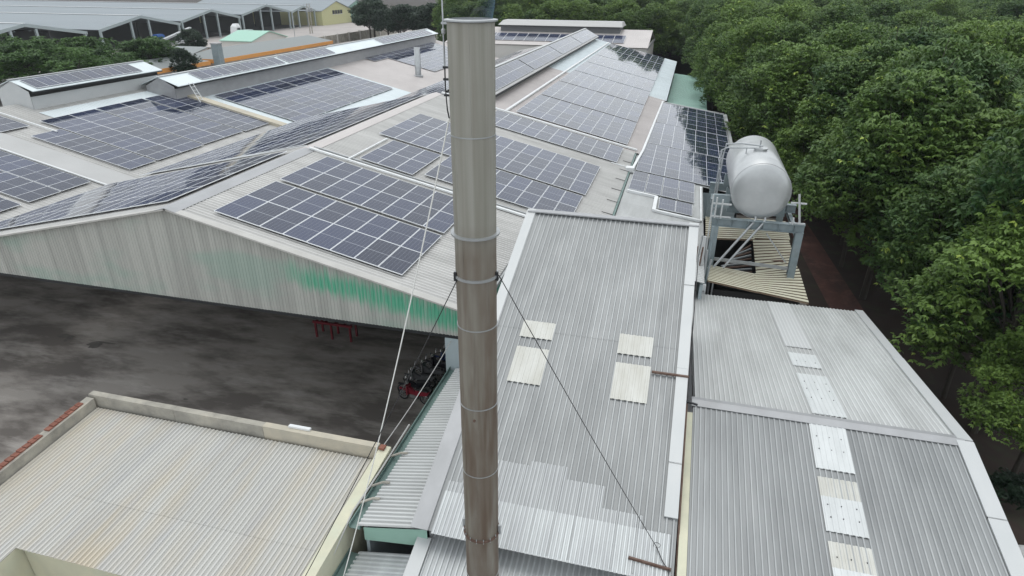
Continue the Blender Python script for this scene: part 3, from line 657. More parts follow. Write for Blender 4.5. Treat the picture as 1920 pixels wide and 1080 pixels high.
MB().hexa([(-17.05, 4.5, 0), (-16.9, 4.5, 0), (-16.9, 9.4, 0), (-17.05, 9.4, 0)], [(-17.05, 4.5, zH(4.5)-.02), (-16.9, 4.5, zH(4.5)-.02), (-16.9, 9.4, zH(9.4)-.02), (-17.05, 9.4, zH(9.4)-.02)]).build('wall', 'cream_wall', ann)
box('brick', 'brick_red', ann, -8.3, -8.12, 14.8, 15.0, 5.235, 5.31)

# ------------------------------------------------------------------ the chimney
CX, CY, CR = -3.6, 11.0, .405
chim = thing('chimney', 'tall round stained steel chimney standing in front of the roofs', 'chimney', (CX, CY, 2.5))
secs = [2.5, 5.5, 6.92, 8.85, 10.7, 12.63, 13.72, 14.61, 16.49, 18.36]
for a, b_ in zip(secs, secs[1:]):
    ms_ = MB().lathe((CX, CY, 0), [(CR+rnd.uniform(-.003, .003), a+(b_-a)*q/6) for q in range(7)], 48).build('chimney_section', 'chimney_steel', chim, smooth=True)
    an = rnd.uniform(3.6, 5.8); MB().bar((CX+CR*math.cos(an), CY+CR*math.sin(an), a+.01), (CX+CR*math.cos(an), CY+CR*math.sin(an), b_-.01), .012, .012).build('weld_seam', 'chimney_steel', ms_)
MB().lathe((CX, CY, 0), [(CR-.03, 18.3), (CR-.03, 16.0)], 40).build('flue_lining', 'soot_shade_black', chim)
MB().lathe((CX, CY, 0), [(CR-.03, 18.36), (CR-.03, 18.41), (CR+.05, 18.40), (CR+.05, 18.375), (CR-.03, 18.36)], 48).build('rim', 'light_steel', chim)
for z, w, h, m in ((14.61, .07, .035, 'light_steel'), (13.72, .03, .05, 'light_steel'), (12.63, .014, .02, 'light_steel'), (16.49, .010, .018, 'light_steel'), (10.7, .014, .02, 'light_steel'), (8.85, .012, .014, 'light_steel'), (5.5, .012, .02, 'light_steel')):
    MB().lathe((CX, CY, 0), [(CR-.01, z), (CR+w, z), (CR+w, z+h), (CR-.01, z+h)], 48).build('ring', m, chim)
fl = MB().lathe((CX, CY, 0), [(CR-.01, 6.86), (CR+.04, 6.86), (CR+.04, 6.875), (CR-.01, 6.875)], 40).lathe((CX, CY, 0), [(CR-.01, 6.89), (CR+.04, 6.89), (CR+.04, 6.905), (CR-.01, 6.905)], 40).build('bolted_flange', 'rust', chim)
for k in range(16):
    a = k*math.pi/8; q = (CX+(CR+.026)*math.cos(a), CY+(CR+.026)*math.sin(a))
    MB().tube([(q[0], q[1], 6.83), (q[0], q[1], 6.96)], .012, 6).build('bolt', 'light_steel', fl)
for a in (-.1, math.pi+.1):
    MB().box(CX+(CR+.05)*math.cos(a)-.03, CX+(CR+.05)*math.cos(a)+.03, CY-.03, CY+.03, 6.85, 7.12).build('lug', 'light_steel', chim)
for a in (-.05, math.pi*1.2):
    MB().box(CX+(CR+.03)*math.cos(a)-.025, CX+(CR+.03)*math.cos(a)+.025, CY+(CR+.03)*math.sin(a)-.025, CY+(CR+.03)*math.sin(a)+.025, 13.66, 13.84).build('lug', 'dark_steel', chim)
MB().tube([(CX+.02, CY-CR-.03, 10.45), (CX+.02, CY-CR+.02, 10.45)], .03, 8).build('sampling_port', 'rust', chim)
# lightning rod on its left side
rodx, rody = CX-CR-.09, CY
rod = thing('lightning_rod', 'thin lightning rod clamped to the left side of the chimney top', 'lightning rod', (rodx, rody, 16.6))
MB().tube([(rodx, rody, 17.6), (rodx, rody, 20.2)], [.016, .010], 8).build('rod', 'light_steel', rod)
MB().tube([(rodx, rody, 18.35), (rodx+.005, rody, 17.9), (rodx-.0, rody, 17.3), (rodx+.02, rody, 16.9), (rodx+.05, rody, 16.75)], .013, 7).build('down_cable', 'cable_black', rod)
for z in (18.33, 17.62, 17.42, 17.15): MB().box(rodx-.03, rodx+.1, rody-.02, rody+.02, z-.018, z+.018).build('clamp', 'light_steel' if z > 18 else 'dark_steel', rod)
MB().lathe((rodx, rody, 18.2), [(.015, -.05), (.035, -.03), (.035, .03), (.015, .05)], 12).build('insulator', 'light_steel', rod)

def sag(a, b, s=.0, n=10): 
    a, b = V(a), V(b)
    return [a.lerp(b, i/n)-V((0, 0, s*4*(i/n)*(1-i/n))) for i in range(n+1)]
w1 = MB().tube(sag((CX+CR+.05, CY+.02, 13.76), (.62, 12.5, zC(12.5)+.12), .05), .010, 6)
w1.tube([(.62+.09*math.cos(t*.7), 12.5+.06, zC(12.5)+.13+.09*math.sin(t*.7)) for t in range(11)], .008, 5)
w1.tube([(.62, 12.5, zC(12.5)+.12), (.8, 12.2, zC(12.2)+.1), (.98, 12.0, zC(12.0)+.1)], .014, 6)
tag(w1.build('guy_wire', 'cable_black'), 'black guy wire from the chimney down across the ribbed boiler house roof', 'wire', 'guy wires of the chimney')
tag(MB().tube(sag((CX-CR*.75, CY-CR*.65, 13.7), (-8.3, 8.6, 4.4), .12), .010, 6).build('guy_wire', 'cable_black'), 'black guy wire from the chimney down to the lower left gutter', 'wire', 'guy wires of the chimney')
tag(MB().tube(sag((rodx+.05, rody, 16.75), (-7.55, 10.7, 4.15), .35, 16), .014, 7).build('white_rope', 'rope_white'), 'long white rope hanging from the lightning rod to the low roofs', 'rope')
tag(MB().tube(sag((-7.75, 20.35, 6.25), (-8.2, 15.0, 5.3), .12), .016, 6).build('service_cable', 'cable_grey'), 'grey cable from the hall corner to the cream parapet', 'cable')

# ------------------------------------------------------------------ silver tank on its stand, yellow shed below
TX, TY, TZ, TR, TLn = 4.28, 33.5, 9.36, 1.45, 6.7
tank = thing('water_tank', 'large silver horizontal cylinder tank on a steel stand by the trees', 'tank', (TX, TY+TLn/2, TZ-TR))
prof = [(0.001, -.16), (TR*.5, -.13), (TR*.8, -.075), (TR*.94, -.02), (TR, .06), (TR, TLn-.06), (TR*.94, TLn+.02), (TR*.8, TLn+.075), (TR*.5, TLn+.13), (.001, TLn+.16)]
MB().lathe((TX, TY, TZ), prof, 56, axis='y').build('shell', 'tank_silver', tank, smooth=True)
MB().lathe((TX, TY, TZ), [(TR-.01, .05), (TR+.006, .05), (TR+.006, .065), (TR-.01, .065)], 56, axis='y').build('seam', 'flashing_grey', tank)
MB().bar((TX-TR*.9, TY-.06, TZ-.2), (TX+TR*.9, TY-.06, TZ-.2), .012, .01).build('weld', 'flashing_grey', tank)
hx, hy, hz = TX-.02, TY+3.0, TZ+TR
MB().lathe((hx, hy, hz-.06), [(.34, -.05), (.34, .12), (.38, .12), (.38, .17), (.001, .19)], 24).build('manhole', 'tank_silver', tank)
MB().tube([(hx-.05, hy, hz+.12), (hx-.05, hy, hz+.5)], .035, 8).build('vent_pipe', 'light_steel', tank)
MB().tube([(hx+.1, hy-.05, hz+.22), (hx-1.0, hy+.2, hz+.24), (hx-1.75, hy+.45, hz+.1), (hx-1.85, hy+.4, hz-.6), (hx-1.9, hy+.2, hz-3.4)], .05, 8).build('fill_pipe', 'light_steel', tank)
MB().tube([(hx-.2, hy-.15, hz+.12), (hx-1.7, hy-.2, hz+.06), (hx-2.0, hy-.2, hz-.1), (hx-2.05, hy-.4, hz-3.6)], .045, 8).build('overflow_pipe', 'light_steel', tank)
MB().box(hx-.75, hx-.7, hy-.2, hy-.1, hz-.25, hz+.14).build('pipe_support', 'light_steel', tank)
for dx in (-.05, .42):
    MB().tube([(TX+dx, TY-.02, TZ-TR+.12), (TX+dx, TY-.16, TZ-TR+.02), (TX+dx-.1, TY-.3, TZ-TR-.12), (TX+dx-1.75, TY-1.0, 5.42)], .06, 9).build('outlet_pipe', 'light_steel', tank)
stand = thing('tank_stand', 'grey-blue steel frame stand carrying the silver tank', 'stand', (4.3, 36.5, 0))
BT = TZ-TR-.02
def ibeam(a, b, w, h, name='beam', m='stand_paint'):
    a, b = V(a), V(b); d = (b-a).normalized(); mb = MB()
    if abs(d.z) > .9: 
        mb.box(a.x-w/2, a.x+w/2, a.y-h/2, a.y-h/2+.02, a.z, b.z).box(a.x-w/2, a.x+w/2, a.y+h/2-.02, a.y+h/2, a.z, b.z).box(a.x-.015, a.x+.015, a.y-h/2+.02, a.y+h/2-.02, a.z, b.z)
        nst = 5
        for k in range(1, nst): mb.box(a.x-w/2, a.x+w/2, a.y-h/2+.02, a.y+h/2-.02, a.z+(b.z-a.z)*k/nst-.01, a.z+(b.z-a.z)*k/nst+.01)
    else:
        u = V((0, 0, 1)); mb.bar(a+u*(h/2-.012), b+u*(h/2-.012), w, .024); mb.bar(a-u*(h/2-.012), b-u*(h/2-.012), w, .024); mb.bar(a, b, .02, h-.05)
        L_ = (b-a).length; k = .3
        while k < L_: 
            c = a+d*k; mb.bar(c-u*(h/2-.025), c+u*(h/2-.025), w*.9, .016, up=tuple(d)); k += .75
    return mb.build(name, m, stand)
for yy in (33.3, 36.6, 39.9): ibeam((2.1, yy, BT-.22), (6.62, yy, BT-.22), .32, .44)
for xx in (2.3, 6.42):
    for yy in (33.3, 39.9): ibeam((xx, yy, 0), (xx, yy, BT-.45), .36, .34, 'leg')
    ibeam((xx, 33.5, BT-.75), (xx, 39.7, BT-.75), .2, .26)
MB().bar((2.5, 33.35, 5.55), (6.3, 33.35, 5.4), .1, .16).build('brace', 'light_steel', stand)
MB().bar((4.9, 33.42, 7.2), (6.1, 33.42, 5.7), .06, .06).build('brace', 'light_steel', stand)
for yy in (34.4, 36.6, 39.4):
    for sg in (-1, 1): MB().hexa([(TX+sg*.45-.05, yy-.12, BT), (TX+sg*1.45, yy-.12, BT), (TX+sg*1.45, yy+.12, BT), (TX+sg*.45-.05, yy+.12, BT)][::sg], [(TX+sg*.45-.05, yy-.12, BT+.06), (TX+sg*1.42, yy-.12, TZ-.75), (TX+sg*1.42, yy+.12, TZ-.75), (TX+sg*.45-.05, yy+.12, BT+.06)][::sg]).build('saddle', 'stand_paint', stand)
for a, b_ in (((2.05, 33.25, BT+.75), (2.95, 33.25, BT+.75)), ((2.05, 33.25, BT+.06), (3.0, 33.25, BT+.06)), ((5.85, 33.25, BT+.05), (6.6, 33.25, BT+.05)), ((5.8, 33.6, BT+1.0), (6.55, 33.6, BT+1.0)), ((6.35, 33.3, BT), (6.1, 33.5, BT+1.5)), ((2.2, 33.2, BT), (2.2, 33.2, BT+1.1)), ((2.5, 33.2, BT), (2.5, 33.2, BT+1.0)), ((2.05, 33.25, 4.6), (2.0, 33.25, BT+1.2)), ((6.0, 33.2, BT), (6.0, 33.2, BT+.35))):
    MB().bar(a, b_, .09, .07).build('railing', 'flashing', stand)
MB().box(2.05, 2.9, 34.0, 34.2, BT+.3, BT+1.0).build('panel_box', 'stand_paint', stand)

ysh = thing('yellow_shed', 'rusty cream corrugated shed roof under the tank stand', 'shed', (4.6, 34, 0))
def ys(a, b_, c, d, k0, k1, name='roof_sheet'):
    """a sheet with ribs along x between near corners a,b and far corners d,c"""
    a, b_, c, d = V(a), V(b_), V(c), V(d); n = 11; vs = []; prof = []
    for k in range(n): prof += [(k/n, -.05), ((k+.22)/n, -.05), ((k+.3)/n, .02), ((k+.9)/n, .03)]
    prof.append((1, 0))
    for t_, z in prof:
        p = a.lerp(d, t_); q = b_.lerp(c, t_); vs += [(p.x, p.y, p.z+z), (q.x, q.y, q.z+z)]
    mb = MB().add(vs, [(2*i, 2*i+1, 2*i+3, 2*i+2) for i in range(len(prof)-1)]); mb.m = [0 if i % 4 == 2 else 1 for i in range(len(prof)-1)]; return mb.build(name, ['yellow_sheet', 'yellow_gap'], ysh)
ys((2.2, 31.2, 5.16), (4.7, 31.2, 4.83), (4.62, 33.0, 5.05), (2.2, 33.2, 5.22), 0, 1)
ys((4.66, 31.2, 4.85), (7.15, 31.2, 4.52), (6.95, 34.2, 5.1), (4.62, 33.0, 5.07), 0, 1)
ys((4.7, 33.0, 5.05), (6.9, 34.2, 5.1), (6.75, 37.4, 5.5), (4.7, 36.6, 5.6), 0, 1)
ys((2.1, 36.6, 5.45), (4.8, 36.6, 5.62), (4.8, 39.8, 5.8), (2.1, 39.8, 5.7), 0, 1)
ys((4.75, 36.8, 5.63), (6.8, 37.3, 5.55), (6.8, 40, 5.75), (4.75, 39.8, 5.82), 0, 1)
box('wall', 'dark_wall', ysh, 2.25, 2.35, 31.4, 39.6, 0, 5.0); box('wall', 'dark_wall', ysh, 6.8, 6.9, 32, 39.6, 0, 4.6)
box('shade_floor', 'soot_shade_black', ysh, 2.4, 6.75, 31.6, 39.5, .02, .06); box('gap_shade_wall', 'soot_shade_black', ysh, 2.6, 6.75, 31.75, 31.85, 0, 4.45)  # black floor sheet and added front wall stand in for shade below the roof
box('back_wall', 'soot_shade_black', ysh, 1.95, 6.9, 39.65, 39.8, 0, 5.6)  # black wall added so the roof hole looks into darkness
box('door_post', 'light_steel', ysh, 2.45, 2.52, 31.3, 31.38, 0, 5.08)
for k in range(9): MB().bar((2.4+.2*k, 33.3+.3*k, 4.6+.07*k), (4.6, 33.9+.3*k, 4.75+.08*k), .08, .08).build('rafter', 'light_steel' if k % 2 else 'rust', ysh)
box('rusty_patch', 'rust', ysh, 4.8, 6.2, 34.6, 34.9, 5.22, 5.26)
pip = thing('pipe_bundle', 'bundle of pale pipes rising between the boiler house and the tank stand', 'pipes', (1.9, 31.5, 0))
for x_, y_, za, zb, m, r_ in ((1.75, 31.6, 0, 7.3, 'flashing', .09), (1.95, 31.5, 0, 6.6, 'light_steel', .06), (1.62, 31.3, 0, 6.2, 'white_paint', .05), (2.08, 31.8, 0, 7.8, 'stand_paint', .07), (1.5, 31.0, 0, 5.4, 'white_paint', .06)):
    MB().tube([(x_, y_, za), (x_, y_, zb*.7), (x_+.06, y_+.1, zb*.8), (x_+.05, y_+.3, zb)], r_, 8).build('pipe', m, pip)
for k in range(5): MB().bar((1.2, 30.9+.02*k, 3.0+.42*k), (2.1, 30.95, 3.0+.42*k), .06, .06).build('rung', 'light_steel', pip)
for k in range(9):
    xa, ya = 1.5+rnd.uniform(0, .7), 31.3+rnd.uniform(0, 2.2); MB().tube([(xa, ya, rnd.uniform(3, 4.6)), (xa+rnd.uniform(-.15, .3), ya+rnd.uniform(-.2, .3), rnd.uniform(5.4, 7.2))], rnd.uniform(.03, .06), 7).build('pipe', rnd.choice(['light_steel', 'rust', 'stand_paint', 'flashing']), pip)
MB().box(1.75, 2.15, 30.95, 31.15, 0, 5.0).build('white_column', 'white_paint', pip)

# ------------------------------------------------------------------ neighbouring hall at the left (with its own ridge vents)
def zN(x, off): return off+SL*(-32.9-x)
nh = thing('left_hall', 'left factory hall with a solar roof and a short ridge ventilator', 'factory', (-42, 36, 0))
ND = V((CT, 0, -ST))
roof(nh, V((-51.3, 20.0, zN(-51.3, 5.6))), YV, ND, 33.2, 17.2/CT, 'zinc_along_x', pitch=.3, h=.028, cover=2.1)
roof(nh, V((-51.3, 20.0, zN(-51.3, 5.6))), YV, V((-CT, 0, -ST)), 33.2, 14/CT, 'zinc_along_x', pitch=.3, h=.028, cover=4.2)
roof(nh, V((-49.0, 40.2, zN(-49.0, 5.6)+.04)), YV, ND, 12.9, 2.4/CT, 'zinc_pale_blue', pitch=.3, h=.02, cover=2.15)
ventilator(nh, -51.3, 11.72, 40.4, 54.2, 2.1, 10.98, lambda x: zN(x, 5.6), lambda x: zN(-51.3, 5.6)-SL*(-51.3-x), 'zinc_pale_blue', 'flashing', 'flashing_grey', .5)
box('wall', 'soot_shade_black', nh, -34.3, -34.15, 31.5, 53.2, 0, 5.8); box('end_wall', 'flashing', nh, -51.3, -34.2, 53.05, 53.2, 0, 5.9)  # long side wall coloured black to stand in for the shaded hall interior
MB().bar((-51.0, 53.4, zN(-51.0, 5.6)+.15), (-34.2, 53.4, zN(-34.2, 5.6)+.15), .9, .28).build('barge_flashing', 'parapet_cream', nh)
MB().bar((-46.6, 52.6, zN(-46.6, 5.6)+.1), (-43.2, 52.6, zN(-43.2, 5.6)+.1), .35, .06).build('rusty_plate', 'rust', nh)
MB().bar((-51, 34.2, zN(-51, 5.6)+.06), (-34.4, 34.2, zN(-34.4, 5.6)+.06), 2.2, .05).build('walkway_sheet', 'zinc_far', nh)
tray(nh, [(-48, 33.0, zN(-48, 5.6)+.2), (-35, 33.0, zN(-35, 5.6)+.2)], .1, .08)
tray(nh, [(-52, 37.9, zN(-52, 5.6)+.16), (-45, 37.9, zN(-45, 5.6)+.2)], .1, .08)
def N0(x, off=5.6): return (x, 0, zN(x, off))
solar('array at the left picture edge, closest to the gable roof', N0(-47.5), ND, 10, 23.3, 2, cp=1.03, rp=2.28)
solar('array at the left edge below the plain walkway strip', N0(-47.5), ND, 10, 28.3, 2, cp=1.03, rp=2.28)
solar('single-row array along the plain walkway strip of the left hall', N0(-45.4), ND, 8, 36.05, 1, cp=1.03, rp=2.5, sy=1.11)
solar('short array at the left edge below the short ridge ventilator', N0(-51.0), ND, 4, 35.2, 1, cp=1.03, rp=2.28)
solar('first two-row array below the short ridge ventilator', N0(-47.4), ND, 10, 38.72, 2, cp=1.03, rp=2.55, sy=1.14)
solar('second two-row array below the short ridge ventilator', N0(-47.5), ND, 10, 44.0, 2, cp=1.03, rp=2.55, sy=1.14)
solar('third two-row array, ending at the cream barge of the left hall', N0(-47.4), ND, 10, 49.28, 2, cp=1.03, rp=1.8, sy=.8)
solar('row of ten panels on the short ridge ventilator', (-51.0, 0, 11.6), V((2.1, 0, -.74)), 1, 41.0, 10, cp=1.7, rp=1.1, lift=.07, sy=.49, sx=1.6, rails=False)
fh = thing('far_left_hall', 'lower far hall with a long ridge ventilator and pale blue edging', 'factory', (-42, 86, 0))
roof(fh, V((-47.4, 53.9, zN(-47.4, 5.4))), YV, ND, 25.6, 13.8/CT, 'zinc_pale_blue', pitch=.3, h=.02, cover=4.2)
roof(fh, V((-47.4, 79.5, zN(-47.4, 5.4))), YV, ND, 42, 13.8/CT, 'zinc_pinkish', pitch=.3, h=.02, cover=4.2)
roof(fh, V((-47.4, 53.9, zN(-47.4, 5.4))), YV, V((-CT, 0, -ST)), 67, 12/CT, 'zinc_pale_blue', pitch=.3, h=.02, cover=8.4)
ventilator(fh, -47.4, 10.72, 51.4, 119.0, 2.1, 9.98, lambda x: zN(x, 5.4), lambda x: zN(-47.4, 5.4)-SL*(-47.4-x), 'zinc_pale_blue', 'flashing_grey', 'flashing', .3)
box('wall', 'blue_grey_wall', fh, -34.0, -33.85, 54, 121, 0, 5.4); box('end_wall', 'plaster_white', fh, -59, -33.9, 121.3, 121.5, 0, 5.6)
for k in range(4):
    solar(['far left array next to the cream barge', 'second far left array behind the cream barge', 'third far left array below the long ventilator', 'fourth far left array, in front of the white roof strip'][k], N0(-45.4, 5.4), ND, 9, 56.0+k*5.65, 2, cp=1.03, rp=2.75, sy=1.22, rails=False)
solar('distant array with a stepped corner behind the small roof flue', N0(-46.3, 5.4), ND, 2, 90, 2, cp=1.03, rails=False)
solar('large distant array left of the chimney top, beyond the small roof flue', N0(-45.9, 5.4), ND, 9, 94.6, 10, cp=1.03, rails=False)
solar('panel rows on the near part of the long left ventilator', (-47.1, 0, 10.6), V((2.1, 0, -.74)), 1, 55.0, 9, cp=1.7, rp=1.6, lift=.07, sy=.7, sx=1.6, rails=False)
solar('middle panel row on the long left ventilator', (-47.1, 0, 10.6), V((2.1, 0, -.74)), 1, 70.0, 7, cp=1.7, rp=1.6, lift=.07, sy=.7, sx=1.6, rails=False)
solar('panel row at the far end of the long left ventilator', (-47.1, 0, 10.6), V((2.1, 0, -.74)), 1, 96.0, 13, cp=1.7, rp=1.6, lift=.07, sy=.7, sx=1.6, rails=False)
lad = thing('roof_ladder', 'white ladder leaning at the near end of the long ventilator', 'ladder', (-44.6, 53.0, 8.4))
for dy in (0, .5): MB().bar((-44.2, 52.6+dy, 8.35), (-45.3, 52.8+dy, 10.1), .05, .05).build('rail', 'white_paint', lad)
for k in range(6): MB().bar((-44.25-.19*k, 52.62+.03*k, 8.6+.28*k), (-44.25-.19*k, 53.12+.03*k, 8.6+.28*k), .04, .04).build('rung', 'white_paint', lad)
fx, fy, fz = -37.3, 89.3, zN(-37.3, 5.4)
flue = thing('roof_flue', 'short galvanised flue pipe standing on the far left roof', 'flue', (fx, fy, fz))
MB().lathe((fx, fy, fz), [(.42, -.15), (.42, 3.9), (.38, 3.9), (.38, 3.2)], 20).build('pipe', 'light_steel', flue, smooth=True)
MB().lathe((fx, fy, fz), [(.7, -.2), (.7, .12), (.42, .2)], 20).build('collar', 'flashing_grey', flue)
MB().bar((fx+.43, fy, fz), (fx+.43, fy, fz+3.7), .06, .06).build('seam', 'flashing_grey', flue)

# hall across the far end
xh = thing('cross_hall', 'far cross hall with a dark-sided ridge ventilator in front of the plantation', 'factory', (-20, 132, 0))
roof(xh, V((-46, 124, 8.0)), XV, V((0, 1, .21)), 38.6, 11.2, 'zinc_pinkish', pitch=.4, h=.02, cover=4)
roof(xh, V((-46, 146, 8.0)), XV, V((0, -1, .21)), 38.6, 11.2, 'zinc_pinkish', pitch=.4, h=.02, cover=8)
MB().hexa([(-37.4, 131.6, 10.9), (-12.9, 131.6, 10.9), (-12.9, 138.4, 10.9), (-37.4, 138.4, 10.9)], [(-36.8, 133.2, 11.7), (-13.2, 133.2, 11.7), (-13.2, 136.8, 11.7), (-36.8, 136.8, 11.7)]).build('ventilator_roof', 'zinc_far', xh)
box('ventilator_wall', 'dark_wall', xh, -37.0, -13.4, 132.2, 137.8, 8.9, 10.89)
box('wall', 'plaster_white', xh, -45.8, -7.5, 124.3, 124.5, 0, 7.9); box('wall', 'plaster_white', xh, -7.8, -7.6, 124.4, 145.6, 0, 7.9)
MB().hexa([(-7.5, 124, 7.6), (-7.4, 124, 7.6), (-7.4, 146, 7.6), (-7.5, 146, 7.6)], [(-7.5, 124, 8.0), (-7.4, 124, 8.0), (-7.4, 146, 8.0), (-7.5, 146, 8.0)]).build('edge_flashing', 'flashing_grey', xh)
dk = V((0, -1, -.21)).normalized()
for k in range(10):
    pass
ar = thing('solar_array', 'wide panel row below the dark ventilator of the far cross hall', 'solar array', (-26, 128, 9), 'solar arrays on the roofs')
ux, vy = V((1, 0, 0)), V((0, 1, .21)).normalized(); nz_ = ux.cross(vy)
for c in range(13):
    for r in range(2):
        ob = bpy.data.objects.new('solar_panel', PANEL); COL.objects.link(ob); ob.parent = ar
        p = V((-38.2+c*2.1, 126.2, 8.46))+vy*(1.1+r*2.3)+nz_*.12
        ob.matrix_local = axes_matrix(p-wloc(ar), ux, vy, nz_) @ Matrix.Diagonal((1.95, 1, 1, 1))

# ------------------------------------------------------------------ things in the yard
rack = thing('steel_rack', 'red steel frame rack standing under the gable wall', 'rack', (-18.2, 29.0, 0))
for xx in (-19.3, -18.3, -17.1):
    for yy in (28.7, 29.4): MB().box(xx-.05, xx+.05, yy-.05, yy+.05, 0, .95).build('leg', 'red_paint', rack)
for yy in (28.7, 29.4): MB().box(-19.45, -16.95, yy-.05, yy+.05, .95, 1.08).build('rail', 'red_paint', rack)
for xx in (-19.3, -18.7, -18.1, -17.5, -17.1): MB().box(xx-.04, xx+.04, 28.76, 29.34, .96, 1.05).build('cross_bar', 'red_paint', rack)
st = MB()
def blob(cx, cy, rx, ry, z, n=14):
    vs = [(cx, cy, z)]
    for k in range(n):
        a = 2*math.pi*k/n; q = rnd.uniform(.7, 1.15); vs.append((cx+rx*q*math.cos(a), cy+ry*q*math.sin(a), z))
    st.add(vs, [(0, k+1, (k+1) % n+1) for k in range(n)])
for q in ((-31.2, 24.6, .5, .28), (-31.0, 24.5, .3, .4), (-30.6, 24.9, .7, .08), (-33.6, 24.9, .6, .22), (-33.1, 24.7, .25, .3), (-22.4, 21.4, .12, .08), (-24.8, 18.7, .15, .08)):
    blob(*q, .012+.004*len(st.v)/15)
st.build('oil_stains', 'oil_stain', kind='structure', base=False)

def make_bike(loc, rz, paint, label):
    b = thing('motorbike', label, 'motorbike', (0, 0, 0), 'motorbikes parked under the hall roof')
    for x in (.62, -.60):
        w = MB()
        prof = [(.22, -.035), (.27, -.045), (.295, -.02), (.295, .02), (.27, .045), (.22, .035)]
        w.lathe((x, 0, .295), prof, 18, axis='y'); o = w.build('wheel', 'black_rubber', b, smooth=True)
        r_ = MB().lathe((x, 0, .295), [(.22, -.02), (.22, .02), (.19, .02), (.19, -.02), (.22, -.02)], 18, axis='y')
        for k in range(6):
            a = k*math.pi/3; r_.bar((x, 0, .295), (x+.2*math.cos(a), 0, .295+.2*math.sin(a)), .025, .02)
        r_.build('rim', 'rim_grey', o)
    body = MB()
    body.hexa([(-.72, -.07, .5), (-.15, -.11, .42), (-.15, .11, .42), (-.72, .07, .5)], [(-.85, -.05, .72), (-.1, -.11, .70), (-.1, .11, .70), (-.85, .05, .72)])
    body.hexa([(-.16, -.06, .34), (.3, -.06, .38), (.3, .06, .38), (-.16, .06, .34)], [(-.11, -.07, .56), (.38, -.08, .8), (.38, .08, .8), (-.11, .07, .56)])
    body.hexa([(.3, -.16, .36), (.4, -.13, .36), (.4, .13, .36), (.3, .16, .36)], [(.33, -.18, .86), (.45, -.12, .9), (.45, .12, .9), (.33, .18, .86)])
    body.build('body', paint, b)
    MB().hexa([(-.78, -.10, .722), (-.08, -.12, .705), (-.08, .12, .705), (-.78, .10, .722)], [(-.74, -.08, .80), (-.1, -.1, .77), (-.1, .1, .77), (-.74, .08, .80)]).build('seat', 'seat_black', b)
    MB().box(-.2, .22, -.1, .1, .24, .40).build('engine', 'rim_grey', b)
    MB().tube([(.62, -.06, .295), (.5, -.07, .62), (.4, -.06, .92)], .02, 7).tube([(.62, .06, .295), (.5, .07, .62), (.4, .06, .92)], .02, 7).build('fork', 'chrome', b)
    MB().hexa([(.38, -.055, .5), (.86, -.05, .56), (.86, .05, .56), (.38, .055, .5)], [(.4, -.05, .57), (.84, -.045, .62), (.84, .045, .62), (.4, .05, .57)]).build('front_fender', paint, b)
    h = MB().tube([(.26, -.36, 1.0), (.36, -.2, 1.02), (.40, 0, .98), (.36, .2, 1.02), (.26, .36, 1.0)], .018, 7).build('handlebar', 'chrome', b)
    for sg in (-1, 1):
        MB().tube([(.26, sg*.36, 1.0), (.22, sg*.46, .99)], .022, 7).build('grip', 'black_rubber', h)
        MB().tube([(.36, sg*.22, 1.02), (.38, sg*.3, 1.2)], .008, 5).box(.375, .39, sg*.3-.06, sg*.3+.06, 1.17, 1.26).build('mirror', 'chrome', h)
    MB().lathe((.44, 0, .94), [(.001, .07), (.07, .05), (.085, 0), (.05, -.06)], 14, axis='x').build('headlight', 'lamp_glass', b)
    MB().tube([(-.15, -.13, .3), (-.5, -.16, .33), (-.85, -.16, .42)], [.03, .045, .05], 8).build('exhaust', 'chrome', b)
    b.location = loc; b.rotation_euler = (math.radians(7), 0, rz)
    return b
bl = ['black motorbike in the second row, half hidden by the lean-to', 'dark red motorbike in the second row beside the wall', 'grey motorbike in the second row, closest to the green gutter', 'blue motorbike farthest back beside the blue grey corner wall', 'dark motorbike parked second from the corner wall', 'grey motorbike with bright handlebar in the middle of the row', 'grey motorbike third from the near end of the parked row', 'dark motorbike second from the near end of the parked row', 'red motorbike nearest the green gutter at the end of the row']
for k, (x_, y_, p_) in enumerate(((-9.40, 26.4, 'bike_black'), (-9.30, 25.6, 'bike_red'), (-9.20, 24.9, 'bike_grey'), (-10.70, 27.6, 'bike_blue'), (-11.00, 26.9, 'bike_black'), (-11.30, 26.2, 'bike_grey'), (-11.55, 25.5, 'bike_grey'), (-11.50, 24.8, 'bike_black'), (-11.30, 24.2, 'bike_red'))):
    make_bike((x_, y_, .02), math.radians(180+rnd.uniform(-14, 14)), p_, bl[k])

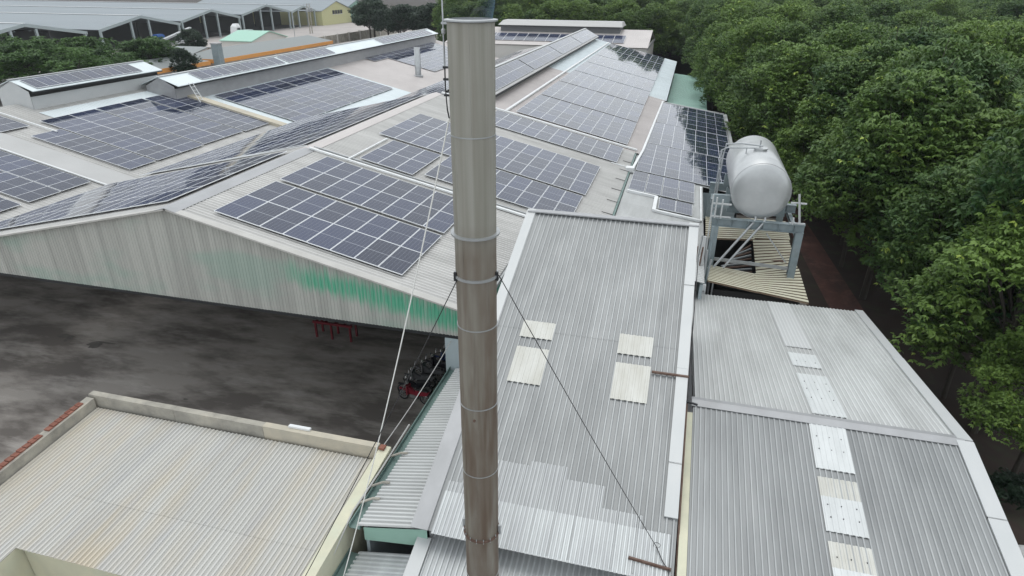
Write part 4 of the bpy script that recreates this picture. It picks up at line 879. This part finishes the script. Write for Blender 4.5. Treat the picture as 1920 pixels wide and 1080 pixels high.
# ------------------------------------------------------------------ far industrial yard at the upper left
SX = -162.0
def far_shed(y0, y1, zr, ze, label, walls=True):
    t = thing('open_shed', label, 'shed', (SX-40, (y0+y1)/2, 0), 'open sheds of the far yard')
    ym = (y0+y1)/2; D = 150
    for a, za, b_, zb in ((y0, ze, ym, zr), (ym, zr, y1, ze)):
        MB().hexa([(SX-D, a, za-.15), (SX, a, za-.15), (SX, b_, zb-.15), (SX-D, b_, zb-.15)], [(SX-D, a, za), (SX, a, za), (SX, b_, zb), (SX-D, b_, zb)]).build('roof', 'shed_roof', t)
        MB().bar((SX+.1, a, za-.35), (SX+.1, b_, zb-.35), .3, .8).build('fascia', 'shed_steel', t)
    MB().bar((SX-D, ym, zr+.06), (SX+.1, ym, zr+.06), 1.0, .1).build('ridge_cap', 'white_paint', t)
    for yy, zz in ((y0+.6, ze), (y1-.6, ze), (ym-4, zr-1), (ym+3, zr-1)):
        MB().box(SX-.35, SX+.15, yy-.3, yy+.3, 0, zz-.4).build('post', 'shed_steel', t)
        MB().box(SX-25.3, SX-24.8, yy-.25, yy+.25, 0, zz-.4).build('post', 'shed_steel', t)
    box('back_wall', 'soot_shade_black', t, SX-18, SX-17.6, y0+.1, y1-.1, 0, ze-.2); box('shade_floor', 'soot_shade_black', t, SX-17.5, SX-4, y0+.2, y1-.2, .01, .05)  # interior shade put into the colour: black wall set close, black floor sheet
    return t
far_shed(118, 154, 8.5, 5.5, 'open-fronted shed at the left edge, above the leafy trees')
far_shed(158, 190.5, 8.7, 5.7, 'open-fronted shed with the sloping conveyor in front')
far_shed(191, 222, 9.2, 6.3, 'open-fronted shed behind the white tanker and mint green roof')
far_shed(223, 255, 9.8, 6.9, 'far open-fronted shed with the utility pole at its right')
far_shed(256, 275, 8.6, 6.6, 'farthest narrow open shed beside the pale yellow gable')
def gable_house(name, label, x0, x1, y0, y1, ze, zr, wall, roofm, win=False):
    t = thing(name, label, 'building', ((x0+x1)/2, (y0+y1)/2, 0)); ym = (y0+y1)/2
    MB().add([(x1, y0, 0), (x1, y1, 0), (x1, y1, ze), (x1, ym, zr), (x1, y0, ze), (x0, y0, 0), (x0, y1, 0), (x0, y1, ze), (x0, ym, zr), (x0, y0, ze)], [(0, 1, 2, 3, 4), (5, 9, 8, 7, 6), (0, 4, 9, 5), (1, 6, 7, 2)]).build('wall', wall, t)
    for a, za, b_, zb in ((y0-.5, ze-.15, ym, zr), (ym, zr, y1+.5, ze-.15)):
        MB().hexa([(x0, a, za+.01), (x1+.4, a, za+.01), (x1+.4, b_, zb+.01), (x0, b_, zb+.01)], [(x0, a, za+.2), (x1+.4, a, za+.2), (x1+.4, b_, zb+.2), (x0, b_, zb+.2)]).build('roof', roofm, t)
    if win:
        for k in range(4):
            w = MB().box(x1+.005, x1+.06, ym-4+k*2.4, ym-2+k*2.4, 4.3, 5.9).build('window', 'dark_steel', t)
            MB().box(x1+.04, x1+.09, ym-4+k*2.4, ym-2+k*2.4, 4.1, 4.29).build('sill', 'plaster_white', w)
    return t
gable_house('yellow_building', 'pale yellow gabled building with a strip of windows in the far yard', -230, -160, 277, 304, 6.0, 9.6, 'pale_yellow_wall', 'shed_roof', True)
gable_house('green_building', 'pale green gabled building right of the yellow one in the far yard', -230, -163, 305, 328, 6.0, 9.4, 'pale_green_wall', 'shed_roof')
def hip(name, label, x0, x1, y0, y1, z, zr, roofm, fascia, wallm, inset=1.2, cat='building'):
    t = thing(name, label, cat, ((x0+x1)/2, (y0+y1)/2, 0)); xm = (x0+x1)/2; r0, r1 = y0+(x1-x0)/2, y1-(x1-x0)/2
    MB().add([(x0, y0, z), (x1, y0, z), (x1, y1, z), (x0, y1, z), (xm, r0, zr), (xm, r1, zr)], [(0, 1, 4), (1, 2, 5, 4), (2, 3, 5), (3, 0, 4, 5), (3, 2, 1, 0)]).build('roof', roofm, t)
    for q in ((x0-.05, x1+.05, y0-.12, y0-.01), (x0-.05, x1+.05, y1+.01, y1+.12), (x0-.12, x0-.01, y0, y1), (x1+.01, x1+.12, y0, y1)): box('fascia', fascia, t, *q, z-.75, z+.02)
    box('wall', wallm, t, x0+inset, x1-inset, y0+inset, y1-inset, 0, z-.02)
    yy = y0+1
    while yy < y1:
        box('post', 'white_paint', t, x1-.25, x1-.05, yy, yy+.2, 0, z-.76); yy += 6.5
    return t
hip('office', 'long grey-roofed office with an orange fascia beyond the left ventilator', -102, -93, 118, 165, 4.0, 5.6, 'roof_tile_grey', 'orange_fascia', 'plaster_white')
hip('small_office', 'shorter grey-roofed office with an orange fascia between the two ventilators', -101, -93, 78, 115.5, 4.0, 5.3, 'roof_tile_grey', 'orange_fascia', 'plaster_white')
gable_house('mint_hut', 'small hut with a mint green roof behind the office', -128, -118, 165, 182, 3.2, 5.2, 'plaster_white', 'mint_roof')
gable_house('green_roof_hut', 'grey hut with a green-edged roof right of the leafy trees', -116, -104, 118, 140, 3.0, 5.0, 'plaster_white', 'roof_tile_grey')
tk = thing('truck', 'white truck with a rounded cab parked before the open sheds', 'truck', (-152, 206, 0))
MB().hexa([(-153.3, 203.2, .7), (-150.7, 203.2, .7), (-150.7, 206.2, .7), (-153.3, 206.2, .7)], [(-153.1, 203.8, 4.0), (-150.9, 203.8, 4.0), (-150.9, 206.1, 4.0), (-153.1, 206.1, 4.0)]).hexa([(-153.1, 203.8, 4.01), (-150.9, 203.8, 4.01), (-150.9, 206.1, 4.01), (-153.1, 206.1, 4.01)], [(-152.7, 204.6, 4.9), (-151.3, 204.6, 4.9), (-151.3, 206.0, 4.9), (-152.7, 206.0, 4.9)]).build('cab', 'white_paint', tk)
MB().box(-150.72, -150.62, 204.1, 205.6, 2.6, 3.6).build('window', 'dark_steel', tk)
MB().box(-153.2, -150.8, 206.4, 213, 1.0, 2.6).build('load_bed', 'shed_steel', tk)
for yy in (204.3, 209.5, 211.5):
    for xx in (-153.2, -150.8): MB().lathe((xx, yy, .55), [(.01, -.15), (.55, -.15), (.55, .15), (.01, .15)], 14, axis='x').build('wheel', 'black_rubber', tk)
cv = thing('conveyor', 'long grey sloping conveyor in front of an open shed', 'conveyor', (-150, 172, 0))
MB().bar((-150, 160, .8), (-153, 184, 4.8), 1.0, .5).build('belt_frame', 'light_steel', cv)
for t_ in (.15, .5, .85): MB().bar((-150-3*t_, 160+24*t_, 0), (-150-3*t_, 160+24*t_, .7+3.9*t_), .3, .3).build('leg', 'dark_steel', cv)
MB().box(-152, -149, 171, 182, .9, 1.7).box(-151.8, -151.5, 171.5, 171.8, 0, .9).box(-149.5, -149.2, 181, 181.3, 0, .9).build('hopper', 'light_steel', cv)
tag(MB().box(-158, -156, 173, 176, .2, 3.2).box(-157.8, -156.2, 173.2, 175.8, 3.2, 3.5).box(-157.9, -156.1, 173.1, 175.9, 0, .2).build('blue_container', 'blue_plastic'), 'bright blue container inside the open shed with the conveyor', 'container')
pl = thing('utility_pole', 'utility pole with transformers and cross-arms in the far yard', 'pole', (-141, 234, 0))
for dy in (0, 1.6): MB().tube([(-141, 234+dy, 0), (-141, 234+dy, 10.5)], [.22, .15], 8).build('pole', 'weathered_concrete', pl)
for z in (10.2, 9.2, 7.6): MB().box(-141.1, -140.9, 232.2, 237.2, z, z+.16).build('cross_arm', 'light_steel', pl)
for y_ in (233.2, 234.8, 236.4): MB().lathe((-140.6, y_, 7.8), [(.01, 0), (.4, 0), (.4, 1.1), (.25, 1.25), (.01, 1.25)], 12).build('transformer', 'light_steel', pl)
for (x_, y_, h_, lb) in ((-120, 190, 8.5, 'thin pale lamp post behind the office roof'), (-125, 262, 13, 'tall thin mast before the pale yellow building')):
    t = thing('lamp_post', lb, 'post', (x_, y_, 0)); MB().tube([(x_, y_, 0), (x_, y_, h_)], [.12, .07], 7).build('pole', 'light_steel', t); MB().bar((x_, y_, h_-.1), (x_+1.1, y_, h_+.05), .1, .08).build('arm', 'light_steel', t)
wl = thing('boundary_wall', 'grey boundary wall of the far yard leading towards the dark trees', 'wall', (-110, 215, 0))
MB().box(-112, -111.6, 185, 250, 0, 2.6).build('wall', 'weathered_concrete', wl)
for k in range(9): MB().box(-112.1, -111.5, 185+k*8, 185.6+k*8, 0, 2.9).build('pillar', 'plaster_white', wl)
sp = thing('square_duct', 'short grey square duct rising behind the left ventilator', 'duct', (-88, 112, 0))
MB().box(-88.7, -87.3, 111.3, 112.7, 0, 7.6).build('duct', 'stand_paint', sp); MB().box(-88.8, -87.2, 111.2, 112.8, 7.6, 7.8).build('cap', 'flashing_grey', sp)

# ------------------------------------------------------------------ trees
def crown_mesh(name, seed, R, H, z0, nclump, nwhorl, leaf, mname, droop=.5, nl=7, flat=.75):
    g = np.random.default_rng(seed); P = []; T = []
    # clump centres spread through the upper part of an uneven ellipsoid
    th = g.uniform(0, 2*np.pi, nclump); up = g.uniform(-.45, 1, nclump); rr = np.sqrt(1-np.clip(up, -1, 1)**2)*g.uniform(.55, 1.0, nclump)
    cx = R*rr*np.cos(th)*g.uniform(.8, 1.15, nclump); cy = R*rr*np.sin(th)*g.uniform(.8, 1.15, nclump); cz = z0+H*(.45+.5*up*flat)
    rc = R*g.uniform(.22, .40, nclump)
    verts = []; tint = []
    for i in range(nclump):
        m = int(nwhorl*g.uniform(.7, 1.3))
        a = g.uniform(0, 2*np.pi, m); u = g.uniform(-.55, 1, m); r = np.sqrt(np.clip(1-u*u, 0, 1)); k = g.uniform(.55, 1.05, m)**.6
        wx = cx[i]+rc[i]*r*np.cos(a)*k; wy = cy[i]+rc[i]*r*np.sin(a)*k; wz = cz[i]+rc[i]*.75*u*k
        base_t = g.uniform(.15, .75)
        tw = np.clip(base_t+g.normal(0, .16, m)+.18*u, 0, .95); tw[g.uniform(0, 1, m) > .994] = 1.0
        tiltx = .5*r*np.cos(a); tilty = .5*r*np.sin(a)
        for j in range(nl):
            b = g.uniform(0, 2*np.pi, m)+j*2*np.pi/nl; L = leaf*g.uniform(.7, 1.25, m); w = L*g.uniform(.16, .26, m)
            dx, dy = np.cos(b), np.sin(b); dz = -droop*g.uniform(.3, 1.3, m)+tiltx*dx+tilty*dy
            o = np.stack([wx, wy, wz], 1); d = np.stack([dx, dy, dz], 1); d /= np.linalg.norm(d, axis=1)[:, None]
            s = np.stack([-dy, dx, g.uniform(-.5, .5, m)], 1)*w[:, None]
            mid = o+d*(L*.5)[:, None]; tip = o+d*L[:, None]+np.array([0, 0, -1])*(L*.18)[:, None]
            verts.append(np.stack([o+d*(L*.08)[:, None], mid+s, tip, mid-s], 1)); tint.append(tw)
    vv = np.concatenate(verts).reshape(-1, 3); tt = np.repeat(np.concatenate(tint), 4); nf = len(vv)//4
    me = bpy.data.meshes.new(name); me.vertices.add(len(vv)); me.vertices.foreach_set('co', vv.ravel())
    me.loops.add(nf*4); me.loops.foreach_set('vertex_index', np.arange(nf*4)); me.polygons.add(nf)
    me.polygons.foreach_set('loop_start', np.arange(nf)*4); me.polygons.foreach_set('loop_total', np.full(nf, 4))
    at = me.attributes.new('tint', 'FLOAT', 'POINT'); at.data.foreach_set('value', tt.astype(np.float32))
    me.materials.append(MATS[mname]); me.update(); me.validate()
    return me, np.stack([cx, cy, cz], 1)
def trunk_mesh(name, tips, h, r, seed):
    g = random.Random(seed); b = MB()
    fork = h*.42
    b.tube([(0, 0, -.2), (.05, .03, fork*.5), (0, 0, fork), (.1, -.05, h*.72)], [r*1.15, r, r*.85, r*.45], 9)
    for c in tips[::2]:
        s = V((0, 0, fork*g.uniform(.8, 1.5))); e = V(c); m_ = s.lerp(e, .5)+V((g.uniform(-.3, .3), g.uniform(-.3, .3), -.15))
        b.tube([s, m_, e], [r*.42, r*.28, r*.1], 6)
    for k in range(3 if h > 3 else 0):          # bare twigs that poke out of the crown
        c = V(tips[(k*5+seed) % len(tips)]); d = V((c.x, c.y, 2.2)).normalized(); b.tube([c-d*.6, c+d*.7+V((.1, .1, .2)), c+d*1.5+V((g.uniform(-.3, .3), g.uniform(-.3, .3), .5))], [.03, .02, .008], 4)
    me = bpy.data.meshes.new(name); me.from_pydata(b.v, [], b.f); me.materials.append(MATS['bark']); me.update(); return me
RUB = []
for s in range(6):
    c, cc = crown_mesh('rubber_crown', 100+s, 3.9, 10.4, 1.6+.5*(s % 2), 60, 76, .27, 'rubber_leaf', .6, nl=8, flat=1.0)
    RUB.append((trunk_mesh('rubber_trunk', cc, 11, .17, s), c))
def plant(kind, name, label, loc, sc, rz, group, mset):
    t = thing(name, label, 'tree', loc, group); t.scale = (sc[0], sc[0], sc[1]); t.rotation_euler = (0, 0, rz)
    a = bpy.data.objects.new('trunk', mset[0]); COL.objects.link(a); a.parent = t
    c = bpy.data.objects.new('crown', mset[1]); COL.objects.link(c); c.parent = t
    return t
def view_xy(p):
    d = V(p)-CAM; x = d.dot(_r); y = d.dot(_u); z = -d.dot(_b)
    return (960+1200*x/z, 540-1200*y/z, z) if z > .5 else (None, None, z)
def edge(y):                                    # left limit of the plantation
    pts = [(-30, 16.4), (10, 16.6), (22, 15.8), (34, 14.4), (45, 12.7), (60, 10.4), (80, 8.0), (100, 5.8), (125, 4.0), (150, 3.0), (160, -60), (420, -60), (1600, -400)]
    for (a, xa), (b_, xb) in zip(pts, pts[1:]):
        if a <= y <= b_: return xa+(xb-xa)*(y-a)/(b_-a)
    return 1e9
cand = []
y = -6.0; row = 0
while y < 620:
    step = 3.6 if y < 110 else (5.0 if y < 220 else 7.6)
    x = edge(y)+(step*.5 if row % 2 else 0)
    while x < 30+y*1.02+25:
        q = (x+rnd.uniform(-.8, .8), y+rnd.uniform(-.9, .9))
        if y < 150 or x > -75 or y > 250:
            px, py, dz = view_xy((q[0], q[1], 10))
            if px is not None and -120 < px < 2080 and -260 < py < 1400: cand.append((q[0], q[1], dz, step, px, py))
        x += step
    y += step*.95; row += 1
cand.sort(key=lambda c: c[2])
near = [c for c in cand if c[4] < 2040 and c[5] < 1250][:285]; ns = set((c[0], c[1]) for c in near)
far = [c for c in cand if (c[0], c[1]) not in ns]
front_no = 0
ORD = ['first', 'second', 'third', 'fourth', 'fifth', 'sixth', 'seventh', 'eighth', 'ninth', 'tenth', 'eleventh', 'twelfth', 'thirteenth', 'fourteenth', 'fifteenth', 'sixteenth', 'seventeenth', 'eighteenth', 'nineteenth', 'twentieth']
for i, c in enumerate(sorted(near, key=lambda c: (c[1]))):
    k = rnd.randrange(6); s = rnd.uniform(.8, 1.22); isf = c[0] < edge(c[1])+3.0 and c[1] > 14 and front_no < 20
    if isf:
        lb = 'rubber tree at the plantation edge, %s along the dirt path from the picture bottom' % ORD[front_no]; front_no += 1
    else: lb = 'dark green rubber tree standing inside the closed plantation canopy'
    plant('rubber', 'rubber_tree', lb, (c[0], c[1], 0), (s*rnd.uniform(.95, 1.1), s*rnd.uniform(.92, 1.12)), rnd.uniform(0, 6.28), 'rubber trees of the plantation', RUB[k])
for x_, y_, sc_, lb in ((14.6, 18.6, .55, 'small rubber tree leaning over the path at the right edge'), (15.2, 25.6, .6, 'small rubber tree beside the path opposite the ridge of the shed'), (14.4, 31.5, .66, 'small rubber tree at the path opposite the far shed corner'), (15.4, 14.0, .5, 'smallest rubber tree in the lower right corner')):
    plant('rubber', 'rubber_tree', lb, (x_, y_, 0), (sc_, sc_), x_*y_, 'rubber trees of the plantation', RUB[int(y_) % 6])
# the rest of the plantation reads as one mass: one object of instanced crowns
me = bpy.data.meshes.new('distant_plantation'); me.from_pydata([(c[0], c[1], rnd.uniform(-.8, .5)) for c in far], [], [])
for nm, vals in (('sc', [rnd.uniform(.9, 1.2)*(1.0 if c[3] < 5 else (1.15 if c[3] < 6 else 1.5)) for c in far]), ('rz', [rnd.uniform(0, 6.28) for c in far])):
    a = me.attributes.new(nm, 'FLOAT', 'POINT'); a.data.foreach_set('value', vals)
a = me.attributes.new('pick', 'INT', 'POINT'); a.data.foreach_set('value', [rnd.randrange(3) for c in far])
fo = bpy.data.objects.new('distant_plantation', me); COL.objects.link(fo)
tag(fo, 'far rubber plantation filling the view up to the horizon', 'plantation', kind='stuff')
ng = bpy.data.node_groups.new('plantation', 'GeometryNodeTree')
ng.interface.new_socket('Geometry', in_out='INPUT', socket_type='NodeSocketGeometry'); ng.interface.new_socket('Geometry', in_out='OUTPUT', socket_type='NodeSocketGeometry')
gi = ng.nodes.new('NodeGroupInput'); go = ng.nodes.new('NodeGroupOutput'); jn = ng.nodes.new('GeometryNodeJoinGeometry')
crowns = [o for o in COL.objects if o.name.startswith('crown')]
srcs = []
for k in range(3): srcs.append(next(o for o in crowns if o.data == RUB[k][1]))
def named(nm, ty='FLOAT'):
    n_ = ng.nodes.new('GeometryNodeInputNamedAttribute'); n_.data_type = ty; n_.inputs['Name'].default_value = nm; return n_
sc_, rz_, pk_ = named('sc'), named('rz'), named('pick', 'INT')
cmb = ng.nodes.new('ShaderNodeCombineXYZ'); ng.links.new(rz_.outputs['Attribute'], cmb.inputs['Z'])
for k in range(3):
    ip = ng.nodes.new('GeometryNodeInstanceOnPoints'); oi = ng.nodes.new('GeometryNodeObjectInfo'); oi.transform_space = 'ORIGINAL'; oi.inputs['Object'].default_value = srcs[k]; oi.inputs['As Instance'].default_value = True
    cmpn = ng.nodes.new('FunctionNodeCompare'); cmpn.data_type = 'INT'; cmpn.operation = 'EQUAL'; cmpn.inputs[3].default_value = k
    ng.links.new(pk_.outputs['Attribute'], cmpn.inputs[2]); ng.links.new(cmpn.outputs[0], ip.inputs['Selection'])
    ng.links.new(gi.outputs[0], ip.inputs['Points']); ng.links.new(oi.outputs['Geometry'], ip.inputs['Instance'])
    ng.links.new(cmb.outputs[0], ip.inputs['Rotation']); ng.links.new(sc_.outputs['Attribute'], ip.inputs['Scale'])
    ng.links.new(ip.outputs[0], jn.inputs[0])
ng.links.new(jn.outputs[0], go.inputs[0])
md = fo.modifiers.new('plantation', 'NODES'); md.node_group = ng
# leafy trees left of the offices
BRO = []
for s in range(3):
    c, cc = crown_mesh('broad_crown', 300+s, 3.6, 6.0, 1.6, 34, 46, .42, 'broad_leaf', .35); BRO.append((trunk_mesh('broad_trunk', cc, 7, .2, 40+s), c))
DRK = []
for s in range(2):
    c, cc = crown_mesh('dark_crown', 400+s, 4.5, 8.5, 2.0, 34, 44, .55, 'dark_leaf', .5); DRK.append((trunk_mesh('dark_trunk', cc, 9, .25, 50+s), c))
lt = [(-97, 97), (-100, 108), (-103, 113), (-96, 88), (-104, 86), (-110, 78), (-104, 104), (-109, 99), (-114, 106), (-118, 98), (-111, 93), (-122, 104), (-127, 110), (-118, 88), (-126, 95), (-133, 103), (-125, 85), (-134, 92), (-140, 112), (-141, 100), (-112, 84), (-104, 94), (-120, 80), (-130, 82)]
for i, (x_, y_) in enumerate(lt):
    s = rnd.uniform(1.05, 1.4)
    plant('b', 'leafy_tree', 'bright green bushy tree in the clump left of the offices' if i not in (0, 12) else ('bright bushy tree at the right end of the clump before the conveyor' if i == 0 else 'bushy tree at the back of the clump, against the open shed'), (x_, y_, 0), (s*1.1, s), rnd.uniform(0, 6.28), 'bushy trees left of the offices', BRO[i % 3])
dt = [(-100, 205), (-92, 198), (-106, 214), (-84, 192), (-94, 212), (-84, 206), (-76, 200), (-72, 186), (-100, 224), (-88, 222), (-76, 216), (-64, 196), (-66, 210), (-112, 226), (-58, 186), (-54, 200)]
for i, (x_, y_) in enumerate(dt):
    s = rnd.uniform(1.0, 1.35)
    plant('d', 'dark_tree', 'tall dark tree in the group behind the left ventilator' if i else 'dark tree leaning over the boundary wall of the far yard', (x_, y_, 0), (s, s*1.05), rnd.uniform(0, 6.28), 'dark trees behind the left ventilator', DRK[i % 2])
plant('b', 'round_bush_tree', 'round dark clipped tree before the small office', (-122, 146, 0), (.75, .8), 0, None, DRK[0])
plant('b', 'small_tree', 'small brownish green tree between the two offices', (-91, 106, 0), (.5, .75), 1, None, DRK[1])
plant('b', 'low_tree', 'low green tree at the end of the short ventilator', (-88, 92, 0), (.55, .75), 2, None, BRO[1])
c, cc = crown_mesh('shrub_leaves', 500, 1.5, 2.2, .1, 16, 36, .26, 'dark_leaf', .3, nl=6); c2, cc2 = crown_mesh('shrub_leaves', 501, 1.2, 1.6, .1, 11, 32, .24, 'rubber_leaf', .3, nl=6)
SHR = [(trunk_mesh('shrub_stem', cc, 1.5, .04, 60), c), (trunk_mesh('shrub_stem', cc2, 1.2, .04, 61), c2)]
# shrubs by the path
for i, (x_, y_, sc, lb) in enumerate(((10.0, 33.4, .9, 'dark shrub at the far corner of the ridged shed'), (9.3, 36.4, 1.0, 'second dark shrub beside the yellow shed roof'), (11.0, 31.2, .5, 'tiny shrub at the path edge by the ridged shed'), (15.4, 29.5, .8, 'low shrub across the dirt path from the ridged shed'), (14.6, 24.0, .6, 'low shrub under the trees near the lower right'))):
    plant('s', 'shrub', lb, (x_, y_, 0), (sc, sc), i*1.3, 'shrubs along the dirt path', SHR[i % 2])
# palm behind the chimney top
pm = thing('palm_tree', 'dark palm crown showing right behind the chimney top', 'tree', (-47.5, 156, 0))
MB().tube([(-47.5, 156, 0), (-47.3, 156, 7), (-47.5, 156, 13)], [.35, .28, .22], 9).build('trunk', 'bark', pm)
fr = MB(); fvs = []
for k in range(22):
    a = k*2.399; el = rnd.uniform(-.2, 1.1); L_ = rnd.uniform(3.6, 4.6); prev = V((-47.5, 156, 13)); d = V((math.cos(a)*math.cos(el), math.sin(a)*math.cos(el), math.sin(el)))
    for j in range(7):
        nx = prev+d*(L_/7); sd = d.cross(V((0, 0, 1))).normalized()
        for sg in (-1, 1):
            for f_ in (0, .5):
                b0 = prev.lerp(nx, f_); ll = .95*(1-abs(j-2.5)/6)
                fr.add([b0, b0+d*.16, b0+sd*sg*ll+d*.35-V((0, 0, .3))], [(0, 1, 2)])
        prev = nx; d = (d+V((0, 0, -.2))).normalized()
po = fr.build('crown', 'dark_leaf', pm)

# ------------------------------------------------------------------ small fence and lamp at the lower right corner
fn = thing('wire_fence', 'dark wire fence beside the path in the lower right corner', 'fence', (13.2, 15.5, 0))
for k in range(8): MB().tube([(11.4+.25*k, 19-.9*k, 0), (11.4+.25*k, 19-.9*k, 1.9)], .03, 6).build('post', 'dark_steel', fn)
for z in (.3, .8, 1.3, 1.8): MB().tube([(11.4, 19, z), (13.15, 12.7, z)], .012, 5).build('wire', 'dark_steel', fn)
tag(MB().lathe((13.6, 20.4, 0), [(.45, 0), (.5, .5), (.42, .8), (.2, .95), (.001, 1.0)], 16).build('plastic_barrel', 'white_paint', smooth=True), 'small pale barrel half seen at the right edge beside the fence', 'barrel')

# ------------------------------------------------------------------ smoke above the chimney
sm = bpy.data.materials.new('smoke'); sm.use_nodes = True; t = sm.node_tree; t.nodes.clear()
o_ = t.nodes.new('ShaderNodeOutputMaterial'); pv_ = t.nodes.new('ShaderNodeVolumePrincipled'); pv_.inputs['Color'].default_value = (.32, .52, .72, 1); pv_.inputs['Density'].default_value = .16; pv_.inputs['Anisotropy'].default_value = .2
tc = t.nodes.new('ShaderNodeTexCoord'); sx = t.nodes.new('ShaderNodeSeparateXYZ'); t.links.new(tc.outputs['Object'], sx.inputs[0])
cx_ = t.nodes.new('ShaderNodeCombineXYZ'); t.links.new(sx.outputs[0], cx_.inputs[0]); t.links.new(sx.outputs[1], cx_.inputs[1])
ln = t.nodes.new('ShaderNodeVectorMath'); ln.operation = 'LENGTH'; t.links.new(cx_.outputs[0], ln.inputs[0])
mr_ = t.nodes.new('ShaderNodeMapRange'); mr_.inputs[1].default_value = .1; mr_.inputs[2].default_value = .46; mr_.inputs[3].default_value = 1; mr_.inputs[4].default_value = 0; t.links.new(ln.outputs['Value'], mr_.inputs[0])
nz2 = t.nodes.new('ShaderNodeTexNoise'); nz2.inputs['Scale'].default_value = 1.6; nz2.inputs['Detail'].default_value = 3; t.links.new(tc.outputs['Object'], nz2.inputs['Vector'])
mr2 = t.nodes.new('ShaderNodeMapRange'); mr2.inputs[1].default_value = .3; mr2.inputs[2].default_value = .7; mr2.inputs[3].default_value = 1.2; mr2.inputs[4].default_value = 4.0; t.links.new(nz2.outputs[0], mr2.inputs[0])
mm = t.nodes.new('ShaderNodeMath'); mm.operation = 'MULTIPLY'; t.links.new(mr_.outputs[0], mm.inputs[0]); t.links.new(mr2.outputs[0], mm.inputs[1]); t.links.new(mm.outputs[0], pv_.inputs['Density'])
t.links.new(pv_.outputs[0], o_.inputs['Volume']); MATS['smoke'] = sm
b = MB(); prof = []
for k in range(9):
    z = 18.3+k*.35; r = .34+.02*k+.02*math.sin(k*1.7); prof.append((CX+.03*k, CY, z, r))
b.tube([p[:3] for p in prof], [p[3] for p in prof], 16)
tag(b.build('smoke', 'smoke', smooth=True), 'thin bluish smoke rising from the chimney mouth', 'smoke', kind='stuff')
print('panels', NP[0], 'objects', len(COL.objects), 'far', len(far), 'near', len(near))

# ------------------------------------------------------------------ thin humid air over the whole place
hz = bpy.data.materials.new('haze_air'); hz.use_nodes = True; t = hz.node_tree; t.nodes.clear()
o_ = t.nodes.new('ShaderNodeOutputMaterial'); pv_ = t.nodes.new('ShaderNodeVolumePrincipled')
pv_.inputs['Color'].default_value = (.90, .95, 1, 1); pv_.inputs['Density'].default_value = .00016; pv_.inputs['Anisotropy'].default_value = 0
t.links.new(pv_.outputs[0], o_.inputs['Volume']); MATS['haze_air'] = hz
MB().box(-890, 890, -55, 1490, -1, 24).build('haze', 'haze_air', kind='stuff', base=False)['label'] = 'thin pale haze lying over the far plantation and yard'
